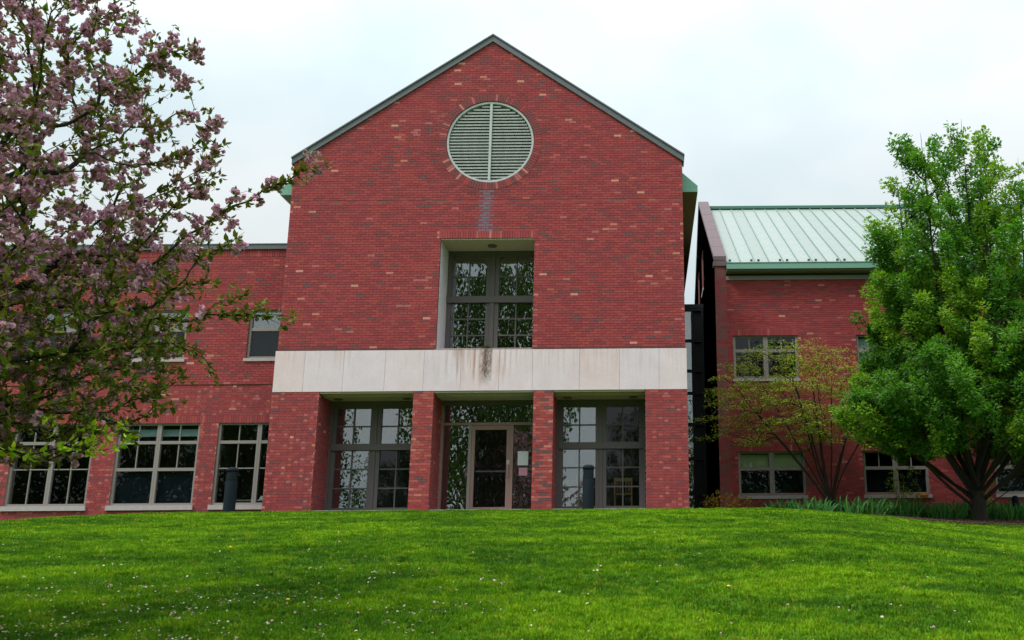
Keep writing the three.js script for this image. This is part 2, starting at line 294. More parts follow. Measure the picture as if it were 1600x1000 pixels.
{ // louvre: frame ring, mullion, slats
  const lv = sub('round_louvre', hall), [cx, cy, R] = CI;
  const ring = new THREE.Shape(); ring.absarc(0, 0, R, 0, Math.PI * 2); const inn = new THREE.Path(); inn.absarc(0, 0, R - 0.055, 0, Math.PI * 2); ring.holes.push(inn);
  const rg = new THREE.ExtrudeGeometry(ring, { depth: 0.2, bevelEnabled: false, curveSegments: 64 }); rg.translate(cx, cy, -0.22); part('frame', rg, M.louvreFrame, lv);
  part('mullion', box(cx - 0.032, cx + 0.032, cy - R + 0.054, cy + R - 0.054, -0.15, -0.015), M.louvreFrame, lv);
  const disc = new THREE.CylinderGeometry(R + 0.03, R + 0.03, 0.02, 64); disc.rotateX(Math.PI / 2); disc.translate(cx, cy, -0.27); part('backing', disc, M.louvre, lv);
  const n = 25; for (let i = 0; i < n; i++) {
    const y = cy - R + 0.1 + i * (2 * R - 0.2) / (n - 1), w = Math.sqrt(Math.max(0, (R - 0.05) ** 2 - (Math.abs(y - cy) + 0.02) ** 2)); if (w < 0.1) continue;
    for (const s of [-1, 1]) {
      const L = w - 0.034, g = new THREE.BoxGeometry(L, 0.01, 0.105); g.rotateX(0.8); const lip = box(-L / 2, L / 2, -0.056, -0.018, 0.03, 0.042);
      const m = part('slat', mergeGeometries([g, lip]), M.louvre, lv); m.position.set(cx + s * (0.033 + L / 2), y, -0.09);
    }
  }
}
{ // rake copings and roof
  const k = (AP[1] - EV) / (AP[0] - HX0), T = 0.165;
  for (const s of [-1, 1]) {
    const xe = s < 0 ? HX0 - 0.05 : HX1 + 0.05, ye = EV - 0.05 * k, kk = (AP[1] - EV) / Math.abs((s < 0 ? HX0 : HX1) - AP[0]);
    const quad = (y0, y1, z0, z1, ex = 0) => { const sh = new THREE.Shape([[xe + s * ex, ye - ex * kk + y0], [AP[0], AP[1] + y0], [AP[0], AP[1] + y1], [xe + s * ex, ye - ex * kk + y1]].map((p) => new THREE.Vector2(...p))); const g = new THREE.ExtrudeGeometry(sh, { depth: z1 - z0, bevelEnabled: false }); g.translate(0, 0, z0); return g; };
    part('rake_coping', [quad(-0.06, T - 0.055, -0.36, 0.045)], M.copingMetal, hall);
    part('coping_cap', [quad(T - 0.053, T - 0.01, -0.38, 0.075, 0.015)], M.copingMetal, hall);
  }
  // green metal roof behind the parapet
  const slope = 0.6886;
  for (const s of [-1, 1]) {
    const yr = 12.35, x1 = s * 5.56, y1 = yr - slope * 5.53;
    const sh = new THREE.Shape([[AP[0], yr], [x1, y1], [x1, y1 - 0.1], [AP[0], yr - 0.1]].map((p) => new THREE.Vector2(...p)));
    const g = new THREE.ExtrudeGeometry(sh, { depth: 13.8, bevelEnabled: false }); g.translate(0, 0, -14.15); part('roof_slope', g, M.roofGreen, hall);
    const tri = new THREE.Shape([[s * 5.18, y1 + 0.1 + slope * 0.36], [x1, y1 - 0.003], [x1, y1 - 0.2], [s * 5.18, y1 - 0.2]].map((p) => new THREE.Vector2(...p)));
    const f = new THREE.ExtrudeGeometry(tri, { depth: 0.04, bevelEnabled: false }); f.translate(0, 0, -0.346); part('fascia', f, M.trimGreen, hall);
    part('soffit', box(s * 5.18, x1, y1 - 0.2, y1 - 0.17, -14.15, -0.35), mat(0.20, 0.17, 0.15), hall); part('fascia', box(x1 - s * 0.001, x1 + s * 0.025, y1 - 0.2, y1 - 0.01, -14.15, -0.31), M.trimGreen, hall);
  }
}
{ // stone band
  const band = sub('stone_band', hall), js = [-5.2, -4.45, -3.46, -2.41, -1.43, -0.5, 0.47, 1.31, 2.49, 3.5, 4.5, 5.2], r = rng(3);
  const tones = [[0.93, 0.86, 0.82], [0.94, 0.91, 0.90], [0.93, 0.915, 0.915], [0.95, 0.91, 0.89], [0.92, 0.90, 0.90], [0.94, 0.89, 0.86], [0.95, 0.915, 0.90], [0.93, 0.895, 0.88], [0.93, 0.86, 0.82], [0.92, 0.905, 0.91], [0.95, 0.905, 0.88]];
  const lighter = 0.96, ms = tones.map((t) => { const m = M.stone.clone(); m.color = lin(...t.map((k) => k * lighter)); return m; });
  for (let i = 0; i + 1 < js.length; i++) {
    const a = js[i] + (i ? 0.003 : 0), b = js[i + 1] - (i < js.length - 2 ? 0.003 : 0), g = new THREE.BoxGeometry(b - a, 1.05, 0.36); g.translate((a + b) / 2, 3.475, -0.18 + 0.008 + (r() - 0.5) * 0.002);
    const p = g.attributes.position, uv = g.attributes.uv; for (let q = 0; q < p.count; q++) uv.setXY(q, (p.getX(q) + 5.2) / 10.4, (p.getY(q) - 2.95) / 1.06);
    part('stone_panel', g, ms[i], band);
  }
  part('joint_backing', box(-5.18, 5.18, 2.96, 3.99, -0.36, -0.02), mat(0.4, 0.36, 0.33, 0.95), band);
  part('shadow_gap', box(HX0 + 0.01, HX1 - 0.01, 4.0, 4.025, -0.36, -0.03), M.mortarUpper, band);
  part('ledge', box(OP[0] - 0.03, OP[1] + 0.03, 4.0, 4.045, -1.1, -0.02), M.sill, band);
}
const PIERS = [[-5.21, -4.02], [-1.66, -1.15], [1.345, 1.85], [4.14, 5.205]];
PIERS.forEach(([a, b], i) => { // brick piers
  const p = sub('brick_pier', hall);
  part('mortar_backing', box(a + 0.007, b - 0.007, -0.6, 2.947, -1.12, -0.007), M.mortarLower, p);
  const s = new Skin(p, 200 + i), bond = i === 0 || i === 3 ? 'flemish' : 'running';
  s.lay({ o: V(0, 0, 0), u: Xp, n: Zp, y0: -0.27, y1: 2.945, bond, spans: () => [[a, b]], tone: 5 + i, lightEnds: 0.3, bright: i === 1 || i === 2 });
  s.lay({ o: V(b, 0, 0), u: Zn, n: Xp, y0: -0.27, y1: 2.945, spans: () => [[0, 1.05]], tone: 12 + i }); s.lay({ o: V(a, 0, 0), u: Zn, n: Xn, y0: -0.27, y1: 2.945, spans: () => [[0, 1.05]], tone: 19 + i });
  s.build([90, 60, 60, 90][i], (q) => q.y > 0.1);
});
const BAYS = [[-4.02, -1.66], [-1.15, 1.345], [1.85, 4.14]];
BAYS.forEach(([a, b], i) => { // ceilings of the recesses with their downlights
  part('recess_soffit', box(a + 0.002, b - 0.002, 2.865, 2.948, -1.25, -0.3), i === 1 ? M.soffitRose : M.soffit, hall); part('recess_soffit', box(a + 0.002, b - 0.002, 2.905, 2.949, -0.298, -0.03), i === 1 ? M.soffitRose : M.soffit, hall);
  for (const x of i === 1 ? [] : [a + 0.3, b - 0.3]) { const g = new THREE.CylinderGeometry(0.11, 0.11, 0.03, 24); g.translate(x, 2.856, -0.6); part('downlight', g, M.frameTaupe, hall); }
  part('header', box(a, b, 2.74, 2.864, -1.22, -1.0), M.frameTaupe, hall);
  part('threshold', box(a - 0.02, b + 0.02, -0.3, 0.03, -1.15, -0.02), M.concrete, hall);
});
for (const [a, b] of [BAYS[0], BAYS[2]]) { // paired windows of the outer bays
  const m = (a + b) / 2, w = sub('window', hall);
  part('post', box(a, a + 0.06, 0.03, 2.74, -1.14, -0.99), M.frameTaupe, w); part('post', box(b - 0.06, b, 0.03, 2.74, -1.14, -0.99), M.frameTaupe, w); part('post', box(m - 0.035, m + 0.035, 0.03, 2.74, -1.12, -0.995), M.frameTaupe, w);
  part('transom_bar', box(a + 0.061, b - 0.061, 1.585, 1.755, -1.013, -0.965), M.frameTaupe, w);
  for (const [p, q, gl, gu] of [[a + 0.062, m - 0.037, M.glass, M.glass], [m + 0.037, b - 0.062, M.glassDark, a < 0 ? M.glass : M.glassDark]]) windowUnit(w, p, q, [[0.032, 1.66, 2, 3, gl], [1.662, 2.738, 2, 2, gu]], -1.06, M.frameTaupe, { stile: 0.105, muntin: 0.034 });
}
{ // entrance: bronze frames, transom, side lights, door
  const w = sub('entrance_screen', hall), [a, b] = BAYS[1], z = -1.06, F = M.frameBronze, d = [z - 0.06, z + 0.06];
  part('post', box(a, a + 0.065, 0.03, 2.74, ...d), F, w); part('post', box(b - 0.065, b, 0.03, 2.74, ...d), F, w); part('transom_bar', box(a + 0.066, b - 0.066, 2.22, 2.285, ...d), F, w);
  part('jamb', box(-0.425, -0.35, 0.03, 2.219, ...d), M.frameLight, w); part('jamb', box(0.665, 0.735, 0.03, 2.219, ...d), F, w);
  const pane = (x0, x1, y0, y1, nm, parent = w, gl = M.glass) => { const p = part(nm, new THREE.PlaneGeometry(x1 - x0, y1 - y0), gl, parent); p.position.set((x0 + x1) / 2, (y0 + y1) / 2, z); p.rotation.set((glassRnd() - 0.5) * 0.008, (glassRnd() - 0.5) * 0.012, 0); if (gl === M.glass) { const q = part('inner_pane', p.geometry, gl, parent); q.position.copy(p.position); q.position.z -= 0.018; q.rotation.copy(p.rotation); } };
  pane(a + 0.066, b - 0.066, 2.286, 2.739, 'pane'); pane(a + 0.066, -0.426, 0.03, 2.219, 'pane'); pane(0.736, b - 0.066, 0.03, 2.219, 'pane');
  const door = sub('glass_door', hall);
  part('door_frame', [box(-0.347, -0.26, 0.035, 2.215, z - 0.03, z + 0.04), box(0.56, 0.662, 0.035, 2.215, z - 0.03, z + 0.04), box(-0.259, 0.559, 2.10, 2.215, z - 0.03, z + 0.04), box(-0.259, 0.559, 0.035, 0.13, z - 0.03, z + 0.04)], F, door);
  pane(-0.259, 0.559, 0.131, 2.099, 'pane', door, M.glassDark);
  part('push_bar', box(-0.255, 0.555, 1.02, 1.06, z - 0.09, z - 0.05), M.frameTaupe, door);
  const hp = new THREE.CapsuleGeometry(0.014, 0.26, 4, 8); hp.translate(0.61, 1.03, z + 0.09); part('handle', [hp, box(0.6, 0.62, 0.92, 0.945, z + 0.04, z + 0.09), box(0.6, 0.62, 1.115, 1.14, z + 0.04, z + 0.09)], M.steel, door);
  part('lock_plate', box(0.575, 0.65, 1.2, 1.32, z + 0.041, z + 0.05), M.steel, door);
}
{ // upper opening
  const w = sub('upper_window', hall), [a, b] = OP, m = (a + b) / 2;
  part('reveal_panel', box(a - 0.06, a + 0.004, 4.046, 6.95, -1.05, -0.31), M.reveal, hall); part('reveal_panel', box(b - 0.004, b + 0.06, 4.046, 6.95, -1.05, -0.31), M.reveal, hall);
  part('reveal_panel', box(a + 0.001, a + 0.01, 4.046, 6.95, -0.309, -0.09), M.reveal, hall);
  part('opening_soffit', box(a - 0.05, b + 0.05, 6.955, 7.02, -1.2, -0.312), M.soffit, hall); part('opening_soffit', box(a + 0.004, b - 0.004, 6.94, 6.968, -0.31, -0.02), M.soffit, hall);
  const g = new THREE.CylinderGeometry(0.12, 0.12, 0.03, 24); g.translate(0.1, 6.94, -0.55); part('downlight', g, M.frameTaupe, hall);
  part('post', box(m - 0.055, m + 0.055, 4.05, 6.93, -1.12, -0.985), M.frameTaupe, w); part('transom_bar', box(a + 0.011, b - 0.011, 5.5, 5.68, -1.013, -0.96), M.frameTaupe, w);
  for (const [p, q] of [[a + 0.01, m - 0.057], [m + 0.057, b - 0.01]]) windowUnit(w, p, q, [[4.047, 5.58, 2, 3], [5.582, 6.86, 2, 2]], -1.06, M.frameTaupe, { stile: 0.115, muntin: 0.034, head: 0.09 });
}
roomBox(hall, -4.8, 4.8, 0.028, 2.95, -1.26, -7.5); roomBox(hall, -3.2, 3.3, 4.03, 7.1, -1.26, -6.5);
part('upper_floor_wall', [box(-4.8, OP[0] - 0.062, 4.03, 7.1, -1.2, -1.06), box(OP[1] + 0.062, 4.8, 4.03, 7.1, -1.2, -1.06)], M.inside, hall);

// ================================================================ wings
const LZ = -1.0;
const wingL = thing('brick_wing', 'flat roofed two storey red brick wing behind the cherry tree', 'building');
{
  const lw = [[-12.2, -10.12], [-9.52, -7.4], [-6.92, -4.8]], low = [0.235, 2.32], up = [4.03, 5.355], uw = [[-12.5, -10.9], [-9.45, -8.02], [-6.38, -4.6]];
  const x0 = -19, x1 = -5.165, top = 7.04, wall = sub('front_wall', wingL);
  const holes = [...lw.map(([a, b]) => [a, b, ...low]), ...uw.map(([a, b]) => [a, b, ...up])];
  const rect = (a, b, c, d) => [[a, c], [b, c], [b, d], [a, d]].map((p) => new THREE.Vector2(...p));
  const make = (y0, y1, z, m) => { const sh = new THREE.Shape(rect(x0, x1 + 0.6, y0, y1)); for (const h of holes) if (h[2] >= y0 && h[3] <= y1) sh.holes.push(new THREE.Path(rect(h[0], Math.min(h[1], x1 + 0.5), h[2], h[3]))); const g = new THREE.ExtrudeGeometry(sh, { depth: 0.3, bevelEnabled: false }); g.translate(0, 0, z - 0.307); part('mortar_backing', g, m, wall); };
  make(-1.8, 3.33, LZ - 0.022, M.mortarLower); make(3.332, top, LZ, M.mortarUpper);
  const s = new Skin(wall, 301), span = (y) => minus(x0, x1 + 0.1, holes.filter((h) => y > h[2] && y < h[3]).map((h) => [h[0], h[1]]));
  s.lay({ o: V(0, 0, LZ - 0.022), u: Xp, n: Zp, y0: -1.25, y1: 2.325, bond: 'flemish', spans: span, tone: 31 });
  s.lay({ o: V(0, 0, LZ - 0.022), u: Xp, n: Zp, y0: 2.53, y1: 3.325, bond: 'flemish', spans: span, tone: 33 });
  s.lay({ o: V(0, 0, LZ), u: Xp, n: Zp, y0: 3.34, y1: 6.83, spans: span, tone: 35 });
  s.build(300, (p) => p.x < -5.7 && p.x > -10.5 && p.y > 0.3);
  soldiers(wall, -9.75, x1 + 0.05, 2.333, LZ - 0.022, 61, 0.188); soldiers(wall, -11, x1 + 0.05, 6.838, LZ, 62, 0.192);
  for (const [a, b] of [[-12.5, -10.0]]) soldiers(wall, a, b, 2.333, LZ - 0.022, 63, 0.188);
  part('roof_slab', box(x0, x1 + 0.1, 6.9, 7.03, -12, LZ - 0.31), M.concrete, wingL);
  part('coping', box(x0, x1 + 0.12, top, top + 0.13, LZ - 0.4, LZ + 0.05), M.copingMetal, wingL); part('coping_cap', box(x0, x1 + 0.12, top + 0.131, top + 0.155, LZ - 0.42, LZ + 0.065), M.copingMetal, wingL);
  lw.forEach(([a, b], i) => {
    const w = sub('window', wingL), z = LZ - 0.11, m = (a + b) / 2, o = { stile: 0.056, muntin: 0.024 };
    part('sill', box(a - 0.05, b + 0.04, 0.115, 0.234, z - 0.1, LZ + 0.035), M.sill, w);
    for (const [p, q] of [[a + 0.002, m - 0.002], [m + 0.002, b - 0.002]]) windowUnit(w, p, q, i === 1 ? [[low[0], 1.14, 1, 1, M.glassDark], [1.141, 1.83, 2, 1, M.glassDark], [1.831, low[1] - 0.003, 2, 1, M.glassDark]] : [[low[0], 1.83, 2, 1, M.glassDark], [1.831, low[1] - 0.003, 2, 1, M.glassDark]], z, M.frameLight, o);
    if (i === 1) part('roller_blind', box(a + 0.1, b - 0.1, 2.02, 2.2, z - 0.2, z - 0.17), M.blind, w);
    if (i !== 1) for (const [p, q] of [[a + 0.08, m - 0.08], [m + 0.08, b - 0.08]]) part('glazing_bar', box(p, q, 1.15, 1.178, z - 0.024, z + 0.026), M.frameLight, w);
    if (i === 1) { part('insect_screen', box(a + 0.08, m - 0.04, 0.31, 1.09, z - 0.05, z - 0.046), M.screenDark, w); part('insect_screen', box(m + 0.04, b - 0.08, 0.31, 1.09, z - 0.05, z - 0.046), M.screenDark, w); }
  });
  uw.forEach(([a, b]) => {
    const w = sub('window', wingL), z = LZ - 0.1; part('sill', box(a - 0.05, b + 0.04, 3.95, up[0] - 0.001, z - 0.1, LZ + 0.035), M.sill, w);
    windowUnit(w, a + 0.002, b - 0.002, [[up[0], 4.82, 1, 1, M.glassDark], [4.821, up[1] - 0.003, 1, 1]], z, M.frameLight, { stile: 0.06 });
    part('window_screen', box(a + 0.07, b - 0.07, 4.1, 4.77, z - 0.05, z - 0.046), M.screenDark, w);
  });
  roomBox(wingL, -18.6, -5.3, -0.35, 3.2, LZ - 0.35, -7.5); roomBox(wingL, -18.6, -5.3, 3.6, 6.7, LZ - 0.35, -7.5);
}
const RZ = -4.0, RX = 6.25;
const wingR = thing('brick_wing', 'red brick wing with pale green standing seam metal roof behind the trees', 'building');
{
  const lw = [[6.8, 8.72], [10.39, 12.25], [14.15, 16.05], [17.9, 19.8]], low = [0.56, 1.8], up = [3.95, 5.235], uw = [[6.75, 8.66], [10.4, 12.3], [14.1, 16.0], [17.8, 19.7]];
  const x1 = 24, top = 7.02, wall = sub('front_wall', wingR), holes = [...lw.map(([a, b]) => [a, b, ...low]), ...uw.map(([a, b]) => [a, b, ...up])];
  const rect = (a, b, c, d) => [[a, c], [b, c], [b, d], [a, d]].map((p) => new THREE.Vector2(...p));
  const sh = new THREE.Shape(rect(RX + 0.007, x1, -1.8, top)); for (const h of holes) sh.holes.push(new THREE.Path(rect(...h)));
  const g = new THREE.ExtrudeGeometry(sh, { depth: 0.3, bevelEnabled: false }); g.translate(0, 0, RZ - 0.307); part('mortar_backing', g, M.mortarUpper, wall);
  const s = new Skin(wall, 401), span = (y) => minus(RX, x1, holes.filter((h) => y > h[2] && y < h[3]).map((h) => [h[0], h[1]]));
  s.lay({ o: V(0, 0, RZ), u: Xp, n: Zp, y0: -1.25, y1: top, spans: span, tone: 51, lightEnds: 0.35 });
  s.build(300, (p) => p.x < 10.5 && p.y > 0.3);
  for (const [a, b] of uw.slice(0, 2)) soldiers(wall, a - 0.06, b + 0.06, up[1] + 0.004, RZ + 0.002, 70, 0.192);
  for (const [a, b] of lw.slice(0, 2)) soldiers(wall, a - 0.06, b + 0.06, low[1] + 0.004, RZ + 0.002, 71, 0.192);
  // gable end facing the hall
  const end = sub('gable_wall', wingR), RG = -11.42, RY = 12.2, EZ = -4.0, EY = 7.6, BZ = -18.84;
  const gs = new THREE.Shape([[-EZ, -1.8], [-EZ, EY], [-RG, RY], [-BZ, EY], [-BZ, -1.8]].map((p) => new THREE.Vector2(...p)));
  const gw = [[9.5, 10.6, 8.3, 9.75], [12.2, 13.3, 8.3, 9.75]];
  for (const [a, b, c, d] of gw) gs.holes.push(new THREE.Path(rect(a, b, c, d)));
  const gg = new THREE.ExtrudeGeometry(gs, { depth: 0.33, bevelEnabled: false }); gg.rotateY(Math.PI / 2); gg.translate(RX + 0.008, 0, 0); part('mortar_backing', gg, M.mortarUpper, end);
  const es = new Skin(end, 402), rk = (y) => (y < EY ? [4.0, -BZ] : [-EZ + (-RG + EZ) * (y - EY) / (RY - EY), -BZ - (-BZ + RG) * (y - EY) / (RY - EY)]);
  es.lay({ o: V(RX, 0, 0), u: Zn, n: Xn, y0: -0.3, y1: RY, tone: 61, spans: (y) => minus(...rk(y + 0.03), gw.filter((h) => y > h[2] && y < h[3]).map((h) => [h[0], h[1]])) });
  es.build(0);
  for (const [a, b, c, d] of gw) {
    const w = sub('window', wingR); w.position.set(RX + 0.12, 0, 0); w.rotation.y = -Math.PI / 2; // its own x runs along +z
    windowUnit(w, -b + 0.002, -a - 0.002, [[c, (c + d) / 2, 1, 1], [(c + d) / 2 + 0.001, d - 0.003, 1, 1]], 0, M.frameLight, { stile: 0.07 });
    part('sill', box(-b - 0.04, -a + 0.04, c - 0.09, c - 0.001, -0.05, 0.15), M.sill, w);
  }
  for (const [zA, yA, zB, yB] of [[EZ + 0.05, EY - 0.03, RG, RY], [BZ - 0.05, EY - 0.03, RG, RY]]) { // raking stone coping in lengths
    const n = 7; for (let i = 0; i < n; i++) {
      const t0 = i / n + 0.0015, t1 = (i + 1) / n - 0.0015, P = (t, h) => new THREE.Vector2(-(zA + (zB - zA) * t), yA + (yB - yA) * t + h);
      const q = new THREE.ExtrudeGeometry(new THREE.Shape([P(t0, 0.003), P(t1, 0.003), P(t1, 0.13), P(t0, 0.13)]), { depth: 0.38, bevelEnabled: false }); q.rotateY(Math.PI / 2); q.translate(RX - 0.02, 0, 0); part('coping_stone', q, M.copingStone, end);
    }
  }
  part('kneeler', box(RX - 0.03, RX + 0.38, EY - 0.2, EY - 0.035, EZ - 0.3, EZ + 0.04), M.copingStone, end);
  // standing seam roof
  const roof = sub('metal_roof', wingR), ex = RX + 0.36, ez = -3.72, ey = 7.36, ry = 12.0, L = Math.hypot(ry - ey, ez - RG), ang = Math.atan2(ry - ey, ez - RG), pitch = 0.435;
  const strip = box(-pitch / 2 + 0.004, pitch / 2 - 0.004, -0.02, 0, -L, 0), rib = box(-0.009, 0.009, -0.02, 0.04, -L, 0.0), rr = rng(9);
  const greens = [0, 1, 2].map((i) => { const m = M.roofGreen.clone(); m.color = lin(0.32 + i * 0.016, 0.37 + i * 0.015, 0.338 + i * 0.016); return m; });
  for (let i = 0; ex + (i + 1) * pitch < x1; i++) {
    const x = ex + (i + 0.5) * pitch, p = part('roof_panel', strip, greens[Math.floor(rr() * 3)], roof); p.position.set(x, ey, ez); p.rotation.x = ang;
    const q = part('seam', rib, M.seamGreen, roof); q.position.set(x + pitch / 2, ey, ez); q.rotation.x = ang;
    if (i < 34) { const t = 0.42, sg = part('snow_guard', box(-0.035, 0.035, 0.001, 0.06, -0.02, 0.02), M.ridgeGreen, roof); sg.position.set(x + (i % 2 ? 0.12 : -0.1), ey + Math.sin(ang) * t, ez - Math.cos(ang) * t); sg.rotation.x = ang; }
  }
  part('roof_deck', (() => { const d = new THREE.Shape([[-ez, ey - 0.04], [-RG, ry - 0.03], [-BZ, EY - 0.2], [-BZ, EY - 0.4], [-RG, ry - 0.23], [-ez - 0.1, ey - 0.14]].map((p) => new THREE.Vector2(...p))); const q = new THREE.ExtrudeGeometry(d, { depth: x1 - ex, bevelEnabled: false }); q.rotateY(Math.PI / 2); q.translate(ex, 0, 0); return q; })(), M.ridgeGreen, roof);
  part('ridge_cap', box(ex, x1, ry - 0.02, ry + 0.09, RG - 0.14, RG + 0.14), M.ridgeGreen, roof);
  const gut = new THREE.Shape(); gut.moveTo(0, 0); gut.lineTo(0.12, 0.02); gut.lineTo(0.15, 0.16); gut.lineTo(0.15, 0.2); gut.lineTo(0, 0.2); gut.closePath();
  const gu = new THREE.ExtrudeGeometry(gut, { depth: x1 - ex, bevelEnabled: false }); gu.rotateY(-Math.PI / 2); gu.rotateY(Math.PI); gu.translate(0, 0, 0); gu.computeBoundingBox();
  part('gutter', box(ex - 0.02, x1, ey - 0.16, ey + 0.02, ez - 0.02, ez + 0.1), M.trimGreen, roof); part('gutter_lip', box(ex - 0.025, x1, ey + 0.021, ey + 0.04, ez + 0.02, ez + 0.115), M.seamGreen, roof);
  part('eave_soffit', box(ex - 0.02, x1, ey - 0.2, ey - 0.161, RZ - 0.05, ez + 0.02), mat(0.24, 0.22, 0.21), roof); part('frieze', box(ex - 0.02, x1, top - 0.07, top + 0.06, RZ - 0.05, RZ + 0.04), mat(0.26, 0.24, 0.25, 0.7), wingR);
  lw.forEach(([a, b], i) => {
    const w = sub('window', wingR), z = RZ - 0.09, m = (a + b) / 2, o = { stile: 0.065, muntin: 0.024 };
    part('sill', box(a - 0.04, b + 0.04, low[0] - 0.1, low[0] - 0.001, z - 0.1, RZ + 0.04), M.sill, w);
    for (const [p, q] of [[a + 0.002, m - 0.002], [m + 0.002, b - 0.002]]) {
      windowUnit(w, p, q, [[low[0], 1.31, 1, 1, M.glassDark], [1.311, low[1] - 0.003, i ? 2 : 1, 1, M.glassDark]], z, M.frameLight, o);
      part('insect_screen', box(p + 0.07, q - 0.07, low[0] + 0.07, 1.25, z - 0.05, z - 0.046), M.screenDark, w);
      if (!i) part('roller_blind', box(p + 0.06, q - 0.06, 1.36, 1.74, z - 0.16, z - 0.13), mat(0.50, 0.50, 0.27, 0.9), w);
    }
  });
  uw.forEach(([a, b], i) => {
    const w = sub('window', wingR), z = RZ - 0.09, m = (a + b) / 2, o = { stile: 0.065, muntin: 0.024 };
    part('sill', box(a - 0.04, b + 0.04, up[0] - 0.09, up[0] - 0.001, z - 0.1, RZ + 0.04), M.sill, w);
    for (const [p, q] of [[a + 0.002, m - 0.002], [m + 0.002, b - 0.002]]) windowUnit(w, p, q, [[up[0], 4.78, 1, 1, M.glassDark], [4.781, up[1] - 0.003, 2, 1, M.glassDark]], z, M.frameLight, o);
    if (i === 1) part('roller_blind', box(a + 0.08, b - 0.08, 4.5, 5.17, z - 0.14, z - 0.11), mat(0.62, 0.66, 0.68, 0.9), w);
  });
  roomBox(wingR, RX + 0.5, 23.5, -0.3, 3.1, RZ - 0.35, -11); roomBox(wingR, RX + 0.5, 23.5, 3.5, 6.6, RZ - 0.35, -11);
  part('rear_wall', box(RX + 0.35, x1, -1.8, EY - 0.3, BZ, BZ + 0.2), M.mortarUpper, wingR);
}
{ // dark glazed link between the hall and the wing
  const link = thing('glass_link', 'narrow black framed glass link between the gabled hall and the green roofed wing', 'building'), z = -9.8, a = 5.2, b = 6.235;
  const ys = [-0.3, 1.0, 2.2, 3.4, 4.5, 5.3, 6.4, 7.55];
  part('wall_panel', box(a + 0.62, b, -0.3, 7.55, z - 0.2, z - 0.06), M.frameBlack, link);
  for (let i = 0; i < ys.length; i++) part('rail', box(a, b, ys[i] - 0.05, ys[i] + 0.05, z - 0.05, z + 0.05), M.frameBlack, link);
  for (const x of [a + 0.04, a + 0.62, b - 0.05]) part('mullion', box(x - 0.04, x + 0.04, -0.25, 7.55, z - 0.06, z + 0.06), M.frameBlack, link);
  for (let i = 0; i + 1 < ys.length; i++) { for (const dz of [0, 0.018]) { const p = part(dz ? 'inner_pane' : 'pane', new THREE.PlaneGeometry(0.5, ys[i + 1] - ys[i] - 0.1), M.glass, link); p.position.set(a + 0.33, (ys[i] + ys[i + 1]) / 2, z - dz); p.rotation.set((i % 3 - 1) * 0.006, 0, 0); } }
  part('roof_slab', box(a, b, 7.605, 7.75, z - 5, z + 0.06), M.frameBlack, link); part('floor_slab', box(a, b, -0.4, 0.0, z - 5, z - 0.07), M.insideFloor, link); part('rear_wall', box(a, b, 0, 7.6, z - 5.1, z - 5), M.inside, link);
  part('roller_blind', box(a + 0.05, a + 0.58, 6.46, 7.5, z - 0.16, z - 0.14), M.blindGrey, link);
  const gl = new THREE.SphereGeometry(0.34, 24, 16); gl.scale(1, 0.8, 1);
  [[5.62, 4.9], [5.55, 4.05]].forEach(([x, y], i) => { const l = thing('globe_lamp', i ? 'pale unlit globe lamp hanging lower behind the dark glass link' : 'pale unlit globe lamp hanging higher behind the dark glass link', 'lamp', [x, y, z - 0.75], 0, 'globe lamps in the glass link'); part('globe', gl, mat(0.7, 0.7, 0.72, 0.4), l); part('rod', new THREE.CylinderGeometry(0.01, 0.01, 0.55, 8).translate(0, 0.5, 0), M.frameBlack, l); });
}

// ================================================================ small things by the buildings
function bollard(pos, label) {
  const t = thing('bollard_light', label, 'bollard', pos, 0, 'bollard lights by the brick walls');
  const r = 0.135; part('post', new THREE.LatheGeometry([[0, -0.3], [r, -0.3], [r, 0.78], [r - 0.012, 0.79], [0, 0.79]].map((p) => new THREE.Vector2(...p)), 32), M.bollard, t);
  part('lamp_head', new THREE.CylinderGeometry(r - 0.02, r - 0.02, 0.2, 28).translate(0, 0.88, 0), M.bollardGlass, t);
  for (let i = 0; i < 4; i++) part('louvre_ring', new THREE.LatheGeometry([[r - 0.03, 0], [r, -0.012], [r, 0.006], [r - 0.03, 0.016], [r - 0.03, 0]].map((p) => new THREE.Vector2(...p)), 32).translate(0, 0.815 + i * 0.045, 0), M.bollard, t);
  part('cap', new THREE.LatheGeometry([[0, 1.1], [0.06, 1.1], [0.11, 1.085], [r, 1.05], [r, 0.98], [0, 0.98]].map((p) => new THREE.Vector2(...p)), 32), M.bollard, t);
  return t;
}
bollard([-5.66, ground(-5.66, 0.8) - 0.02, 0.8], 'dark bollard light in front of the brick wing by the cherry tree');
bollard([2.79, ground(2.79, 0.8) - 0.02, 0.8], 'dark bollard light standing before the hall window beside the entrance');
{ const t = thing('path_light', 'short dark path light among the green spears by the hornbeam', 'path light', [14.05, ground(14.05, -2.4), -2.4]); part('stake', new THREE.CylinderGeometry(0.02, 0.02, 0.45, 10).translate(0, 0.12, 0), M.bollard, t); part('lamp_head', new THREE.LatheGeometry([[0.02, 0.3], [0.08, 0.32], [0.095, 0.42], [0.09, 0.62], [0.05, 0.68], [0, 0.69]].map((p) => new THREE.Vector2(...p)), 20), M.bollard, t); }
